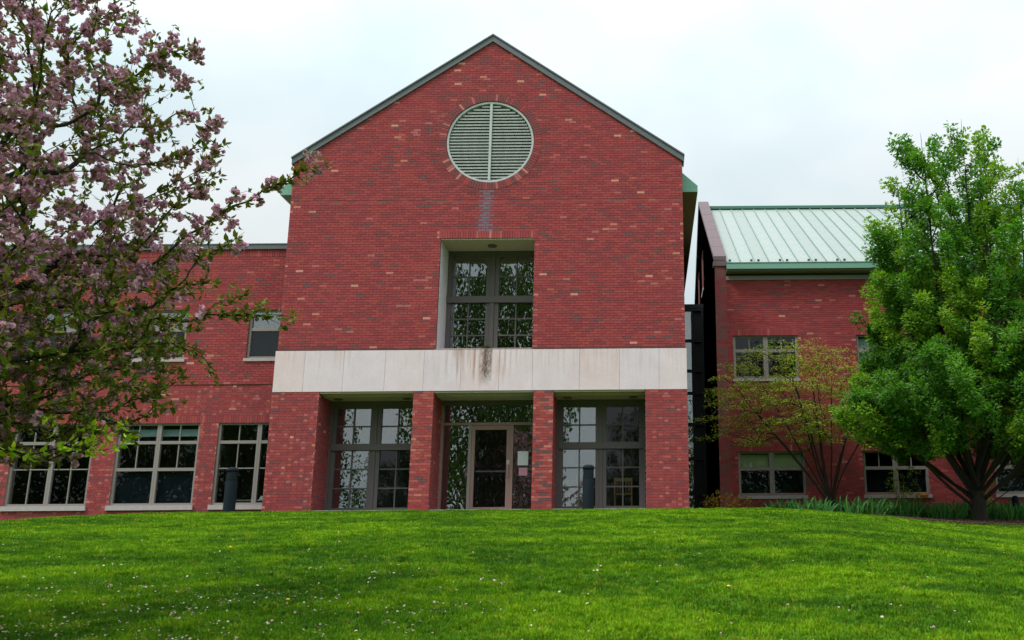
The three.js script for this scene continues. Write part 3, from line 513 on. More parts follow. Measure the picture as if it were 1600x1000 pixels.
// notices on the glass beside the door
{ const g = new THREE.BoxGeometry(0.27, 0.36, 0.003), a = part('notice', g, M.paper, scene); a.name = numbered('paper_notice'); a.position.set(0.99, 1.36, -1.035); tag(a, 'white paper notice on the glass beside the entrance door', 'notice');
  const b = part('notice', new THREE.BoxGeometry(0.22, 0.2, 0.003), M.pinkPaper, scene); b.name = numbered('paper_notice'); b.position.set(1.0, 1.02, -1.035); tag(b, 'small pink paper notice below the white one beside the door', 'notice'); }
function chair(x, z, turn, label) {
  const t = thing('wooden_chair', label, 'chair', [x, 0.03, z], turn, 'wooden chairs inside the hall'), W = M.wood;
  part('seat', box(-0.24, 0.24, 0.42, 0.455, -0.24, 0.24), W, t);
  for (const sx of [-1, 1]) { part('leg', box(sx * 0.22 - 0.02, sx * 0.22 + 0.02, 0, 0.42, 0.18, 0.22), W, t); part('leg', box(sx * 0.22 - 0.02, sx * 0.22 + 0.02, 0, 0.419, -0.22, -0.18), W, t); part('back_post', box(sx * 0.22 - 0.02, sx * 0.22 + 0.02, 0.456, 0.86, -0.235, -0.2), W, t); }
  part('back_rail', box(-0.2, 0.2, 0.76, 0.85, -0.23, -0.205), W, t); for (let i = -2; i <= 2; i++) part('back_spindle', box(i * 0.075 - 0.01, i * 0.075 + 0.01, 0.456, 0.759, -0.226, -0.21), W, t);
}
chair(3.55, -1.75, Math.PI, 'wooden chair with its back to the window near the brick pier'); chair(2.15, -1.9, 0.7, 'wooden chair turned sideways behind the window by the entrance'); chair(2.75, -1.8, -0.9, 'wooden chair behind the dark bollard inside the hall window');
{ // desk things behind the wing's windows
  const d = thing('desk', 'long pale desk inside the wing window nearest the hall', 'desk', [-6.0, -0.35, -2.0]); part('desk_top', box(-0.85, 0.85, 0.72, 0.75, -0.35, 0.35), mat(0.4, 0.36, 0.3), d); for (const sx of [-0.8, 0.8]) for (const sz of [-0.3, 0.3]) part('leg', box(sx - 0.025, sx + 0.025, 0, 0.719, sz - 0.025, sz + 0.025), M.frameTaupe, d);
  const st = part('paper_stack', [box(-0.22, 0.22, 0, 0.05, -0.15, 0.15), box(-0.2, 0.17, 0.051, 0.1, -0.14, 0.14)], M.paper, scene); st.name = numbered('paper_stack'); st.position.set(-5.75, 0.4, -1.85); tag(st, 'stack of white papers on the pale desk in the wing', 'papers');
}

// ================================================================ plants
function leafGeo() { // a folded pointed leaf along +y, 6 triangles
  const p = [[0, 0, 0], [-0.26, 0.32, 0.07], [0, 0.36, 0], [0.26, 0.32, 0.07], [-0.2, 0.66, 0.02], [0, 0.72, -0.06], [0.2, 0.66, 0.02], [0, 1, -0.2]];
  const f = [0, 2, 1, 0, 3, 2, 1, 2, 5, 1, 5, 4, 2, 3, 6, 2, 6, 5, 4, 5, 7, 5, 6, 7]; return { p, f };
}
const LEAF6 = leafGeo(), LEAF2 = { p: [[0, 0, 0], [-0.3, 0.45, 0.1], [0, 1, -0.08], [0.3, 0.45, 0.1]], f: [0, 2, 1, 0, 3, 2] };
class Soup { // many small faces in one mesh
  constructor() { this.pos = []; this.col = []; this.idx = []; }
  add(shape, at, dir, size, roll, c, wide = 1) {
    const y = dir, x = V(y.z, 0.001, -y.x); if (x.lengthSq() < 1e-4) x.set(1, 0, 0); x.normalize().applyAxisAngle(y, roll); const z = V().crossVectors(x, y), s = this.pos.length / 3;
    for (const [a, b, d] of shape.p) { const A = a * size * wide, B = b * size, D = d * size; this.pos.push(at.x + x.x * A + y.x * B + z.x * D, at.y + x.y * A + y.y * B + z.y * D, at.z + x.z * A + y.z * B + z.z * D); this.col.push(...c); }
    for (const i of shape.f) this.idx.push(s + i);
  }
  geo() { const g = new THREE.BufferGeometry(); g.setAttribute('position', new THREE.Float32BufferAttribute(this.pos, 3)); g.setAttribute('color', new THREE.Float32BufferAttribute(this.col, 3)); g.setIndex(this.idx); g.computeVertexNormals(); return g; }
}
const dirRnd = (r) => { const z = 2 * r() - 1, t = 6.2832 * r(), s = Math.sqrt(1 - z * z); return V(s * Math.cos(t), z, s * Math.sin(t)); };
// skeleton of a tree: stems given as polylines, then a branch from the best place to each attractor
function skeleton(stems, targets, r, { step = 0.14, pull = 0.35, lift = 0.12, wob = 0.05, reach = 99 } = {}) {
  const nodes = []; const add = (p, parent) => { const n = { p, parent, len: parent ? parent.len + p.distanceTo(parent.p) : 0, kids: [], tips: 0 }; if (parent) parent.kids.push(n); nodes.push(n); return n; };
  const root = add(stems[0][0].clone(), null);
  for (const s of stems) {
    let prev = root; if (s[0].distanceTo(root.p) > 0.01) { let best = null, bd = 1e9; for (const n of nodes) { const d = n.p.distanceTo(s[0]); if (d < bd) { bd = d; best = n; } } prev = best; }
    const c = new THREE.CatmullRomCurve3(s), L = c.getLength(), k = Math.max(2, Math.ceil(L / step)); for (let i = 1; i <= k; i++) { const q = c.getPointAt(i / k); q.x += (r() - 0.5) * wob * 0.5; q.z += (r() - 0.5) * wob * 0.5; prev = add(q, prev); }
  }
  const order = targets.map((t) => ({ t, d: t.p.distanceTo(root.p) })).sort((a, b) => a.d - b.d).map((q) => q.t);
  for (const t of order) {
    let best = null, bc = 1e9;
    for (const n of nodes) { const d = n.p.distanceTo(t.p); if (d >= bc) continue; let c = d + pull * 0.25 * n.len; if (n.parent) { const dx = (t.p.x - n.p.x), dy = (t.p.y - n.p.y), dz = (t.p.z - n.p.z), ex = n.p.x - n.parent.p.x, ey = n.p.y - n.parent.p.y, ez = n.p.z - n.parent.p.z, dot = (dx * ex + dy * ey + dz * ez) / (d * Math.hypot(ex, ey, ez) + 1e-9); c *= 1.35 - 0.35 * dot; } if (n.kids.length > 2) c += 0.15; if (c < bc) { bc = c; best = n; } }
    const d = best.p.distanceTo(t.p), dir = best.parent ? V().subVectors(best.p, best.parent.p).normalize() : V(0, 1, 0);
    const c1 = best.p.clone().addScaledVector(dir, d * 0.35).add(V(0, lift * d * 0.3, 0)), c2 = t.p.clone().lerp(best.p, 0.35).add(V((r() - 0.5) * d * 0.15, -lift * d * 0.2, (r() - 0.5) * d * 0.15));
    const cv = new THREE.CubicBezierCurve3(best.p, c1, c2, t.p), k = Math.max(1, Math.round(d / step)); let prev = best; for (let i = 1; i <= k; i++) { const q = cv.getPoint(i / k); if (i < k) q.add(V((r() - 0.5) * wob, (r() - 0.5) * wob, (r() - 0.5) * wob)); prev = add(q, prev); }
    prev.target = t; t.node = prev; t.dir = V().subVectors(prev.p, prev.parent.p).normalize();
  }
  for (let i = nodes.length - 1; i >= 0; i--) { const n = nodes[i]; if (!n.kids.length) n.tips = 1; if (n.parent) n.parent.tips += n.tips; }
  return nodes;
}
function limbs(nodes, rTip, ex, rMax, flare = 1) { // tubes along the skeleton
  const pos = [], idx = [], uv = [], R = (n) => Math.min(rMax, rTip * Math.pow(n.tips, ex)) * (n.len < 0.5 ? 1 + (flare - 1) * (1 - n.len / 0.5) ** 2 : 1);
  const main = (n) => n.kids.reduce((a, b) => (!a || b.tips > a.tips ? b : a), null);
  const starts = [nodes[0]]; for (const n of nodes) { const m = main(n); for (const k of n.kids) if (k !== m) starts.push(k); }
  for (const s of starts) {
    const ch = []; if (s.parent) ch.push(s.parent); for (let n = s; n; n = main(n)) ch.push(n); if (ch.length < 2) continue;
    const r0 = R(s), k = r0 > 0.06 ? 10 : r0 > 0.02 ? 6 : r0 > 0.007 ? 4 : 3; let x = null; const at = pos.length / 3; let len = 0;
    ch.forEach((n, i) => {
      const a = ch[Math.max(0, i - 1)].p, b = ch[Math.min(ch.length - 1, i + 1)].p, t = V().subVectors(b, a).normalize();
      if (!x) { x = Math.abs(t.y) < 0.9 ? V(0, 1, 0).cross(t) : V(1, 0, 0).cross(t); } x.addScaledVector(t, -x.dot(t)).normalize(); const y = V().crossVectors(t, x), rad = i === 0 && s.parent ? Math.min(R(n), r0 * 1.15) : (i === ch.length - 1 ? R(n) * 0.5 : R(n)); if (i) len += n.p.distanceTo(ch[i - 1].p);
      for (let j = 0; j < k; j++) { const w = j / k * 6.28318, c = Math.cos(w) * rad, d = Math.sin(w) * rad; pos.push(n.p.x + x.x * c + y.x * d, n.p.y + x.y * c + y.y * d, n.p.z + x.z * c + y.z * d); uv.push(j / k, len); }
      if (i) for (let j = 0; j < k; j++) { const q = at + (i - 1) * k, j2 = (j + 1) % k; idx.push(q + j, q + j2, q + k + j, q + j2, q + k + j2, q + k + j); }
    });
  }
  const g = new THREE.BufferGeometry(); g.setAttribute('position', new THREE.Float32BufferAttribute(pos, 3)); g.setAttribute('uv', new THREE.Float32BufferAttribute(uv, 2)); g.setIndex(idx); g.computeVertexNormals(); return g;
}
const mixc = (a, b, t) => a.map((v, i) => v + (b[i] - v) * t);
const vary = (c, r, k = 0.2) => { const s = 1 + (r() - 0.5) * 2 * k; return c.map((v) => v * s * (1 + (r() - 0.5) * k * 0.5)); };
function spread(r, n, gap, sample) { // points at least gap apart
  const out = [], cell = new Map(), key = (p) => `${Math.floor(p.x / gap)},${Math.floor(p.y / gap)},${Math.floor(p.z / gap)}`;
  for (let tries = 0; out.length < n && tries < n * 30; tries++) {
    const p = sample(); if (!p) continue; let ok = true; const ix = Math.floor(p.x / gap), iy = Math.floor(p.y / gap), iz = Math.floor(p.z / gap);
    for (let a = -1; a <= 1 && ok; a++) for (let b = -1; b <= 1 && ok; b++) for (let c = -1; c <= 1 && ok; c++) for (const q of cell.get(`${ix + a},${iy + b},${iz + c}`) ?? []) if (q.distanceTo(p) < gap) { ok = false; break; }
    if (!ok) continue; const k = key(p); if (!cell.has(k)) cell.set(k, []); cell.get(k).push(p); out.push(p);
  }
  return out;
}
const inEll = (r, c, rad, inner = 0) => { const d = dirRnd(r), k = Math.cbrt(inner ** 3 + (1 - inner ** 3) * r()); return V(c[0] + d.x * rad[0] * k, c[1] + d.y * rad[1] * k, c[2] + d.z * rad[2] * k); };

// ---------------------------------------------------------------- flowering cherry
{
  const r = rng(900), bx = -2.5, bz = 16.0, by = ground(bx, bz), t = thing('cherry_tree', 'flowering cherry tree with dusky pink blossom and bronze green leaves', 'tree');
  const pts = spread(r, 2150, 0.108, () => {
    const p = r() < 0.7 ? inEll(r, [-1.75, 1.85, 16.1], [2.3, 2.75, 1.9], 0.1) : inEll(r, [-0.85, 0.5, 16.4], [1.5, 0.95, 1.5]);
    if (p.x < -2.0 && r() < 0.75) return null; if (p.y < -0.42) return null;
    const thin = sstep(-0.6, 0.6, p.x + 0.25 * n3(p.x, p.y, p.z)); if (r() < thin * 0.6) return null; if (n3(p.x * 1.1, p.y * 1.1, p.z * 1.1) < -0.5 && p.x > -0.6) return null; return p;
  }).map((p) => ({ p }));
  // longer sprays that reach out over the lawn
  for (const path of [
    [[0.15, 1.15, 16.3], [0.45, 1.42, 16.3], [0.7, 1.6, 16.28], [0.9, 1.72, 16.27], [1.1, 1.86, 16.27], [1.28, 1.97, 16.26], [1.42, 2.02, 16.27], [1.54, 2.05, 16.27]],
    [[0.0, 1.5, 16.2], [0.25, 1.7, 16.2], [0.45, 1.85, 16.2], [0.62, 1.98, 16.2], [0.3, 2.15, 16.3], [0.5, 2.35, 16.3], [0.62, 2.44, 16.3]], [[-0.3, 2.5, 16.2], [-0.1, 2.8, 16.2], [0.05, 3.0, 16.2], [0.18, 3.12, 16.2], [0.28, 3.2, 16.2]],
    [[0.2, 0.75, 16.5], [0.5, 1.0, 16.5], [0.75, 1.2, 16.5], [0.95, 1.33, 16.5]], [[0.5, 0.62, 16.7], [0.8, 0.62, 16.7], [1.1, 0.62, 16.75], [1.35, 0.62, 16.77], [1.54, 0.6, 16.77]],
    [[0.4, 0.4, 16.7], [0.7, 0.42, 16.7], [0.9, 0.3, 16.75], [1.02, 0.12, 16.77]], [[0.5, 0.85, 16.6], [0.85, 0.92, 16.6], [1.12, 0.8, 16.7], [1.25, 0.7, 16.7]], [[0.1, 0.2, 16.7], [0.4, 0.05, 16.7], [0.6, -0.05, 16.7]],
  ]) path.forEach((q, i) => { pts.push({ p: V(...q), out: true }); if (i) { const o = path[i - 1]; for (let k = 0; k < 2; k++) { const f = r(); pts.push({ p: V(o[0] + (q[0] - o[0]) * f + (r() - 0.5) * 0.16, o[1] + (q[1] - o[1]) * f + (r() - 0.5) * 0.14 + 0.02, o[2] + (r() - 0.5) * 0.3), out: true }); } } });
  for (const q of [[0.05, -0.2, 16.6], [0.2, -0.25, 16.65], [0.36, -0.2, 16.7], [0.42, -0.3, 16.75], [0.3, -0.36, 16.7], [0.12, -0.38, 16.7], [-0.1, -0.36, 16.7], [-0.3, -0.42, 16.75], [-0.5, -0.4, 16.8], [-0.7, -0.45, 16.8], [-0.2, -0.22, 16.6]]) pts.push({ p: V(...q), lime: true, out: true });
  const stems = [[V(bx, by - 0.2, bz), V(bx + 0.05, by + 0.7, bz + 0.02), V(bx + 0.2, by + 1.5, bz + 0.05)], [V(bx + 0.2, by + 1.5, bz + 0.05), V(-1.6, 0.75, 16.1), V(-0.7, 1.1, 16.2)], [V(bx + 0.2, by + 1.5, bz + 0.05), V(-2.0, 1.2, 15.9), V(-1.5, 2.6, 15.8)], [V(bx + 0.15, by + 1.4, bz), V(-3.0, 1.0, 15.6), V(-3.2, 2.4, 15.4)], [V(bx + 0.15, by + 1.4, bz + 0.05), V(-1.7, 0.1, 16.4), V(-0.8, 0.05, 16.6)]];
  const nodes = skeleton(stems, pts, r, { step: 0.09, wob: 0.02, lift: 0.1 });
  part('trunk', limbs(nodes, 0.0027, 0.6, 0.17, 1.4), M.barkDark, t);
  const leaves = new Soup(), flowers = new Soup(), GREEN = [0.105, 0.155, 0.012], BRONZE = [0.19, 0.115, 0.02], LIME = [0.42, 0.55, 0.02], PINK = [0.50, 0.235, 0.35], PALE = [0.84, 0.58, 0.67];
  const solo = { leaf: [], blossom: [] };
  const leafAt = (p, d, s, c) => { if (p.x > -0.2 && solo.leaf.length < 300 && r() < 0.22) solo.leaf.push([p.clone(), d.clone(), s, r() * 0.6 - 0.3, c]); else leaves.add(LEAF6, p, d, s, r() * 1.6 - 0.8, vary(c, r, 0.35), 0.95); };
  const PETAL = { p: [[-0.25, 0.1, 0], [0.25, 0.1, 0], [0.5, 0.75, 0.14], [0, 1, 0.22], [-0.5, 0.75, 0.14]], f: [0, 1, 2, 0, 2, 4, 4, 2, 3] };
  const blossom = (S, p, rad, c) => { const up = dirRnd(r); for (let k = 0; k < 11; k++) { const d = dirRnd(r).addScaledVector(up, 0.5).normalize(); S.add(PETAL, p, d, rad * (0.75 + 0.5 * r()), r() * 6.3, vary(mixc(c, PALE, r() * 0.5), r, 0.2)); } };
  for (const q of pts) {
    const chain = []; for (let n = q.node; n && chain.length < 4; n = n.parent) chain.push(n);
    const outer = q.out ? 1 : sstep(-1.2, 0.8, q.p.x + 0.6 * n3(q.p.x * 1.3, q.p.y * 1.3, q.p.z * 1.3)), nl = q.lime ? 20 : Math.round(9 + 4 * outer + r() * 4 + 4 * sstep(1.5, 0.5, q.p.y)), flow = q.lime ? 0 : (r() < 0.82 - 0.4 * outer - 0.45 * sstep(1.4, 0.4, q.p.y) ? 1 : 0), knot = chain[Math.min(chain.length - 1, Math.floor(r() * 3))].p;
    for (let i = 0; i < nl; i++) { const n = chain[Math.floor(r() * chain.length * 0.99)], p = n.p.clone().add(dirRnd(r).multiplyScalar(0.02)), d = dirRnd(r).addScaledVector(q.dir, 0.7).add(V(0, -0.25, 0)).normalize(); leafAt(p, d, (q.lime ? 0.05 : 0.048) + r() * r() * 0.042, q.lime ? vary(LIME, r, 0.3) : mixc(GREEN, BRONZE, Math.max(0, r() * 1.4 - 0.45))); }
    if (flow) { const nb = 5 + Math.floor(r() * 7); for (let i = 0; i < nb; i++) { const p = knot.clone().add(dirRnd(r).multiplyScalar(0.065 * Math.cbrt(r()))).add(V(0, -0.025, 0)); if (p.x > -0.6 && solo.blossom.length < 200 && r() < 0.2) solo.blossom.push(p); else blossom(flowers, p, 0.026 + 0.01 * r(), PINK); } }
  }
  const crown = part('crown', leaves.geo(), M.leaf, t); crown.userData.kind = 'stuff';
  const fl = part('blossoms', flowers.geo(), M.blossom, t); fl.userData.kind = 'stuff';
  const lg = [GREEN, mixc(GREEN, BRONZE, 0.35), mixc(GREEN, BRONZE, 0.7), vary(GREEN, r, 0.3), LIME].map((c) => { const S = new Soup(); S.add(LEAF6, V(), V(0, 1, 0), 1, 0, c, 0.95); return S.geo(); });
  for (const [p, d, s, roll, c] of solo.leaf) { const m = part('leaf', lg[c[1] > 0.25 ? 4 : Math.floor(r() * 4)], M.leaf, t); m.position.copy(p); m.quaternion.setFromUnitVectors(V(0, 1, 0), d).multiply(new THREE.Quaternion().setFromAxisAngle(V(0, 1, 0), roll * 5)); m.scale.setScalar(s); }
  const bg = [0, 1, 2].map(() => { const S = new Soup(); blossom(S, V(), 0.026, PINK); return S.geo(); });
  solo.blossom.forEach((p, i) => { const m = part('blossom', bg[i % 3], M.blossom, t); m.position.copy(p); m.rotation.set(r() * 6, r() * 6, r() * 6); });
}
// ---------------------------------------------------------------- hornbeam and maple
{
  const r = rng(950), bx = 12.4, bz = -0.5, by = ground(bx, bz), t = thing('hornbeam_tree', 'dense bright green hornbeam with upright stems in a dark mulch bed', 'tree');
  const stems = [[V(bx, by - 0.25, bz), V(bx, by + 0.6, bz), V(bx + 0.02, by + 1.3, bz)]];
  for (const [tx, ty, tz, sy] of [[11.0, 8.9, -0.6, 0.7], [11.6, 9.9, -0.1, 0.9], [12.2, 10.2, -1.0, 1.0], [12.8, 10.4, -0.3, 1.1], [13.5, 10.0, -0.7, 0.9], [14.2, 9.2, -0.2, 0.8], [10.6, 6.9, 0.2, 0.6], [14.6, 7.4, -0.9, 0.6], [12.9, 9.0, 0.5, 1.1], [11.8, 8.6, -1.4, 0.8]]) stems.push([V(bx, by + sy, bz), V(bx + (tx - bx) * 0.55, by + sy + 1.4, bz + (tz - bz) * 0.7), V(bx + (tx - bx) * 0.85, (by + ty) / 2 + 0.4, tz), V(tx, ty, tz)]);
  for (const [tx, ty, tz, sy] of [[10.2, 1.9, -0.2, 0.45], [9.6, 2.3, -0.6, 0.6], [10.0, 1.6, -1.4, 0.35], [14.6, 1.8, -0.4, 0.4], [15.2, 2.2, -0.6, 0.5], [10.7, 2.2, 0.9, 0.5], [9.9, 2.4, 0.5, 0.3], [14.2, 2.4, 1.0, 0.45], [15.0, 1.5, 0.6, 0.25], [10.6, 2.0, -1.9, 0.5], [12.9, 1.9, 2.0, 0.7], [11.4, 1.8, 1.6, 0.7], [13.6, 1.9, -2.2, 0.6]]) stems.push([V(bx, by + sy, bz), V(bx + (tx - bx) * 0.4, by + sy + 0.75, bz + (tz - bz) * 0.4), V(tx, ty, tz)]);
  const pts = [], lobes = [];
  // clumps of foliage on the outside of the crown, each filled with twigs
  const zone = (n, gap, c, rad, inner, size, per) => { for (const q of spread(r, n, gap, () => { const p = inEll(r, c, rad, inner); return p.y < 1.5 ? null : p; })) { const s = size * (0.75 + 0.6 * r()); lobes.push(q);
    const d = V((q.x - 12.5) * 0.33, 0.55 + 0.5 * r(), (q.z + 0.5) * 0.33).add(dirRnd(r).multiplyScalar(0.35)).normalize(); // a spray that rises outwards
    for (let k = 0; k < Math.round(per * s / size); k++) { const f = r(), w = 0.34 * s * (1 - 0.75 * f) + 0.05, e = dirRnd(r).multiplyScalar(w * Math.cbrt(r())), p = q.clone().addScaledVector(d, (f - 0.45) * 2.1 * s).add(e); if (p.y > 1.05 + 0.35 * sstep(2.2, 0.5, Math.abs(p.x - 12.4))) pts.push({ p, lobe: lobes.length }); } } };
  zone(170, 0.45, [12.75, 2.5, -0.4], [3.25, 1.5, 2.8], 0.55, 0.5, 12); zone(110, 0.44, [12.6, 4.2, -0.5], [2.65, 1.4, 2.25], 0.5, 0.5, 12);
  zone(76, 0.42, [12.1, 6.2, -0.5], [2.05, 1.7, 1.8], 0.45, 0.46, 10); zone(50, 0.45, [12.6, 8.2, -0.5], [1.8, 1.7, 1.4], 0.4, 0.38, 8);
  zone(14, 0.6, [14.4, 6.2, -0.6], [1.1, 2.0, 1.3], 0.4, 0.42, 10); zone(8, 0.45, [9.85, 2.2, 0.2], [0.75, 0.35, 0.9], 0.2, 0.42, 14); zone(6, 0.45, [10.45, 6.7, -0.3], [0.45, 0.5, 0.6], 0.2, 0.36, 12); zone(5, 0.45, [10.45, 4.9, -0.3], [0.4, 0.8, 0.6], 0.2, 0.38, 11); zone(5, 0.5, [12.9, 9.6, -0.5], [0.9, 0.5, 0.6], 0.3, 0.3, 8); zone(4, 0.5, [11.3, 9.4, -0.4], [0.4, 0.6, 0.5], 0.3, 0.32, 9);
  const nodes = skeleton(stems, pts, r, { step: 0.2, wob: 0.03, lift: 0.3, pull: 0.25 });
  part('trunk', limbs(nodes, 0.0065, 0.44, 0.25, 1.7), M.barkDark, t);
  const S = new Soup(), C0 = [0.066, 0.225, 0.006], C1 = [0.170, 0.395, 0.008], C2 = [0.27, 0.46, 0.010];
  const hue = lobes.map(() => r());
  for (const q of pts) {
    const high = sstep(5, 8.5, q.p.y), n = Math.round(36 - 10 * high + r() * 14), R = 0.15, h = hue[q.lobe - 1], base = mixc(C0, h > 0.75 ? C2 : C1, clamp(h * 0.8 + (r() - 0.5) * 0.5));
    for (let i = 0; i < n; i++) { const d = dirRnd(r), k = Math.cbrt(r()) * R, p = V(q.p.x + d.x * k, q.p.y + d.y * k * 0.85, q.p.z + d.z * k), dd = d.clone().add(V((r() - 0.5) * 1.2, -0.1, (r() - 0.5) * 1.2)).normalize(); S.add(LEAF2, p, dd, 0.07 + 0.04 * r(), r() * 1.4 - 0.7, vary(base, r, 0.25), 1.05); }
  }
  const c = part('crown', S.geo(), M.leafThin, t); c.userData.kind = 'stuff';
}
{
  const r = rng(970), bx = 9.1, bz = -2.4, by = ground(bx, bz), t = thing('maple_tree', 'small vase shaped maple with thin olive and orange spring foliage', 'tree');
  const stems = [[V(bx, by - 0.2, bz), V(bx - 0.02, by + 0.3, bz), V(bx - 0.03, by + 0.45, bz)]];
  for (const [tx, ty, tz, sy] of [[6.9, 3.0, -2.3, 0.3], [7.3, 3.7, -2.7, 0.4], [8.0, 4.2, -2.2, 0.42], [8.7, 4.4, -2.7, 0.45], [9.3, 4.3, -2.2, 0.45], [10.1, 3.6, -2.6, 0.4], [10.4, 2.7, -2.3, 0.3], [9.8, 3.0, -1.6, 0.4], [8.2, 3.0, -1.5, 0.4], [8.4, 2.6, -3.2, 0.4]]) stems.push([V(bx, by + sy, bz), V(bx + (tx - bx) * 0.28, by + 1.1 + r() * 0.3, bz + (tz - bz) * 0.3), V(bx + (tx - bx) * 0.62, by + (ty - by) * 0.68, bz + (tz - bz) * 0.7), V(tx, ty, tz)]);
  const pts = spread(r, 420, 0.2, () => { const p = inEll(r, [8.3, 3.05, -2.4], [2.45, 1.75, 1.25], 0.35); if (p.y < 1.75 + 0.25 * Math.abs(p.x - 9)) if (p.x > 7.4) return null; if (p.y < 1.6) return null; if (fbm3(p.x * 0.8, p.y * 2.1, p.z * 0.8, 2) < -0.08) return null; return p; }).map((p) => ({ p }));
  for (const q of [[5.6, 2.55, -2.4], [5.8, 2.6, -2.3], [5.75, 2.05, -2.4], [6.0, 2.1, -2.3], [6.2, 2.62, -2.5], [6.3, 2.15, -2.4]]) pts.push({ p: V(...q) });
  const nodes = skeleton(stems, pts, r, { step: 0.13, wob: 0.03, lift: 0.15 });
  part('trunk', limbs(nodes, 0.0052, 0.53, 0.12, 1.35), M.barkDark, t);
  const S = new Soup(), A = [0.27, 0.34, 0.006], B = [0.42, 0.33, 0.010], D = [0.18, 0.30, 0.006];
  for (const q of pts) { const n = 34 + Math.floor(r() * 28), base = mixc(mixc(A, D, r()), B, Math.max(0, r() * 1.1 - 0.3) * sstep(1.5, 4.2, q.p.y)); for (let i = 0; i < n; i++) { const a = r() * 6.283, k = Math.sqrt(r()) * 0.25, p = V(q.p.x + Math.cos(a) * k, q.p.y + (r() - 0.5) * 0.11 - k * 0.25, q.p.z + Math.sin(a) * k), d = V(Math.cos(a) + (r() - 0.5), -0.35 - r() * 0.4, Math.sin(a) + (r() - 0.5)).normalize(); S.add(LEAF2, p, d, 0.045 + 0.03 * r(), r() - 0.5, vary(base, r, 0.3), 0.8); } }
  const c = part('crown', S.geo(), M.leaf, t); c.userData.kind = 'stuff';
}
// ---------------------------------------------------------------- tall trees across the lawn, mirrored in the windows
{
  const protos = [0, 1].map((k) => {
    const r = rng(1200 + k), t = thing('oak_tree', 'x', 'tree', [0, 0, 0], 0, 'tall trees across the lawn');
    const stems = [[V(0, -0.3, 0), V(0.1, 2.5, 0), V(0, 5, 0.1), V(0.2, 9, 0)], [V(0, 3.5, 0), V(2.5, 6.5, 0.5), V(4, 10, 1)], [V(0, 4, 0), V(-2.6, 7, 0.6), V(-4, 11, -1)], [V(0, 4.5, 0), V(0.5, 7.5, 2.5), V(0, 11, 4)], [V(0, 4.2, 0), V(-0.4, 7, -2.6), V(0.4, 11, -3.6)]];
    const pts = spread(r, 620, 0.62, () => { const p = inEll(r, [0, 9.5, 0], [5.8, 7.2, 5.8], 0.3); return p.y < 2.2 || fbm3(p.x * 0.3 + k * 9, p.y * 0.3, p.z * 0.3, 2) < 0.02 ? null : p; }).map((p) => ({ p }));
    const nodes = skeleton(stems, pts, r, { step: 0.5, wob: 0.12, lift: 0.15 }); part('trunk', limbs(nodes, 0.011, 0.56, 0.42, 1.3), M.barkGrey, t);
    const S = new Soup(); for (const q of pts) { const n = 14 + Math.floor(r() * 14), b = mixc([0.03, 0.07, 0.008], [0.09, 0.15, 0.015], r()); for (let i = 0; i < n; i++) { const d = dirRnd(r), p = q.p.clone().addScaledVector(d, Math.cbrt(r()) * 0.62); S.add(LEAF2, p, dirRnd(r), 0.2 + 0.1 * r(), r() * 3, vary(b, r, 0.25), 1.1); } }
    const c = part('crown', S.geo(), M.leaf, t); c.userData.kind = 'stuff'; return t;
  });
  const spots = [[-9.5, 46, 0.95, 1.75], [-7, 53, 0.9, 1.8], [-23.5, 48, 0.9, 1.15], [-31, 50, 1.1, 1.3], [-40, 52, 1.3, 1.4], [-50, 56, 1.4, 1.4], [9, 50, 0.8, 1.15], [3.9, 47, 0.5, 0.9], [16, 48, 1.1, 1.3], [25, 46, 1.1, 1.2], [34, 52, 1.3, 1.3], [-0.5, 68, 0.7, 0.62], [5, 70, 0.8, 0.75], [-19, 66, 0.9, 0.85], [23, 66, 1.5, 1.5]];
  spots.forEach(([x, z, s, sy], i) => { const o = i < 2 ? protos[i] : copyOf(protos[i % 2]); o.position.set(x, ground(x, z), z); o.rotation.y = i * 1.7; o.scale.set(s, sy, s); o.userData.label = 'tall leafy tree standing across the lawn from the brick hall'; });
}
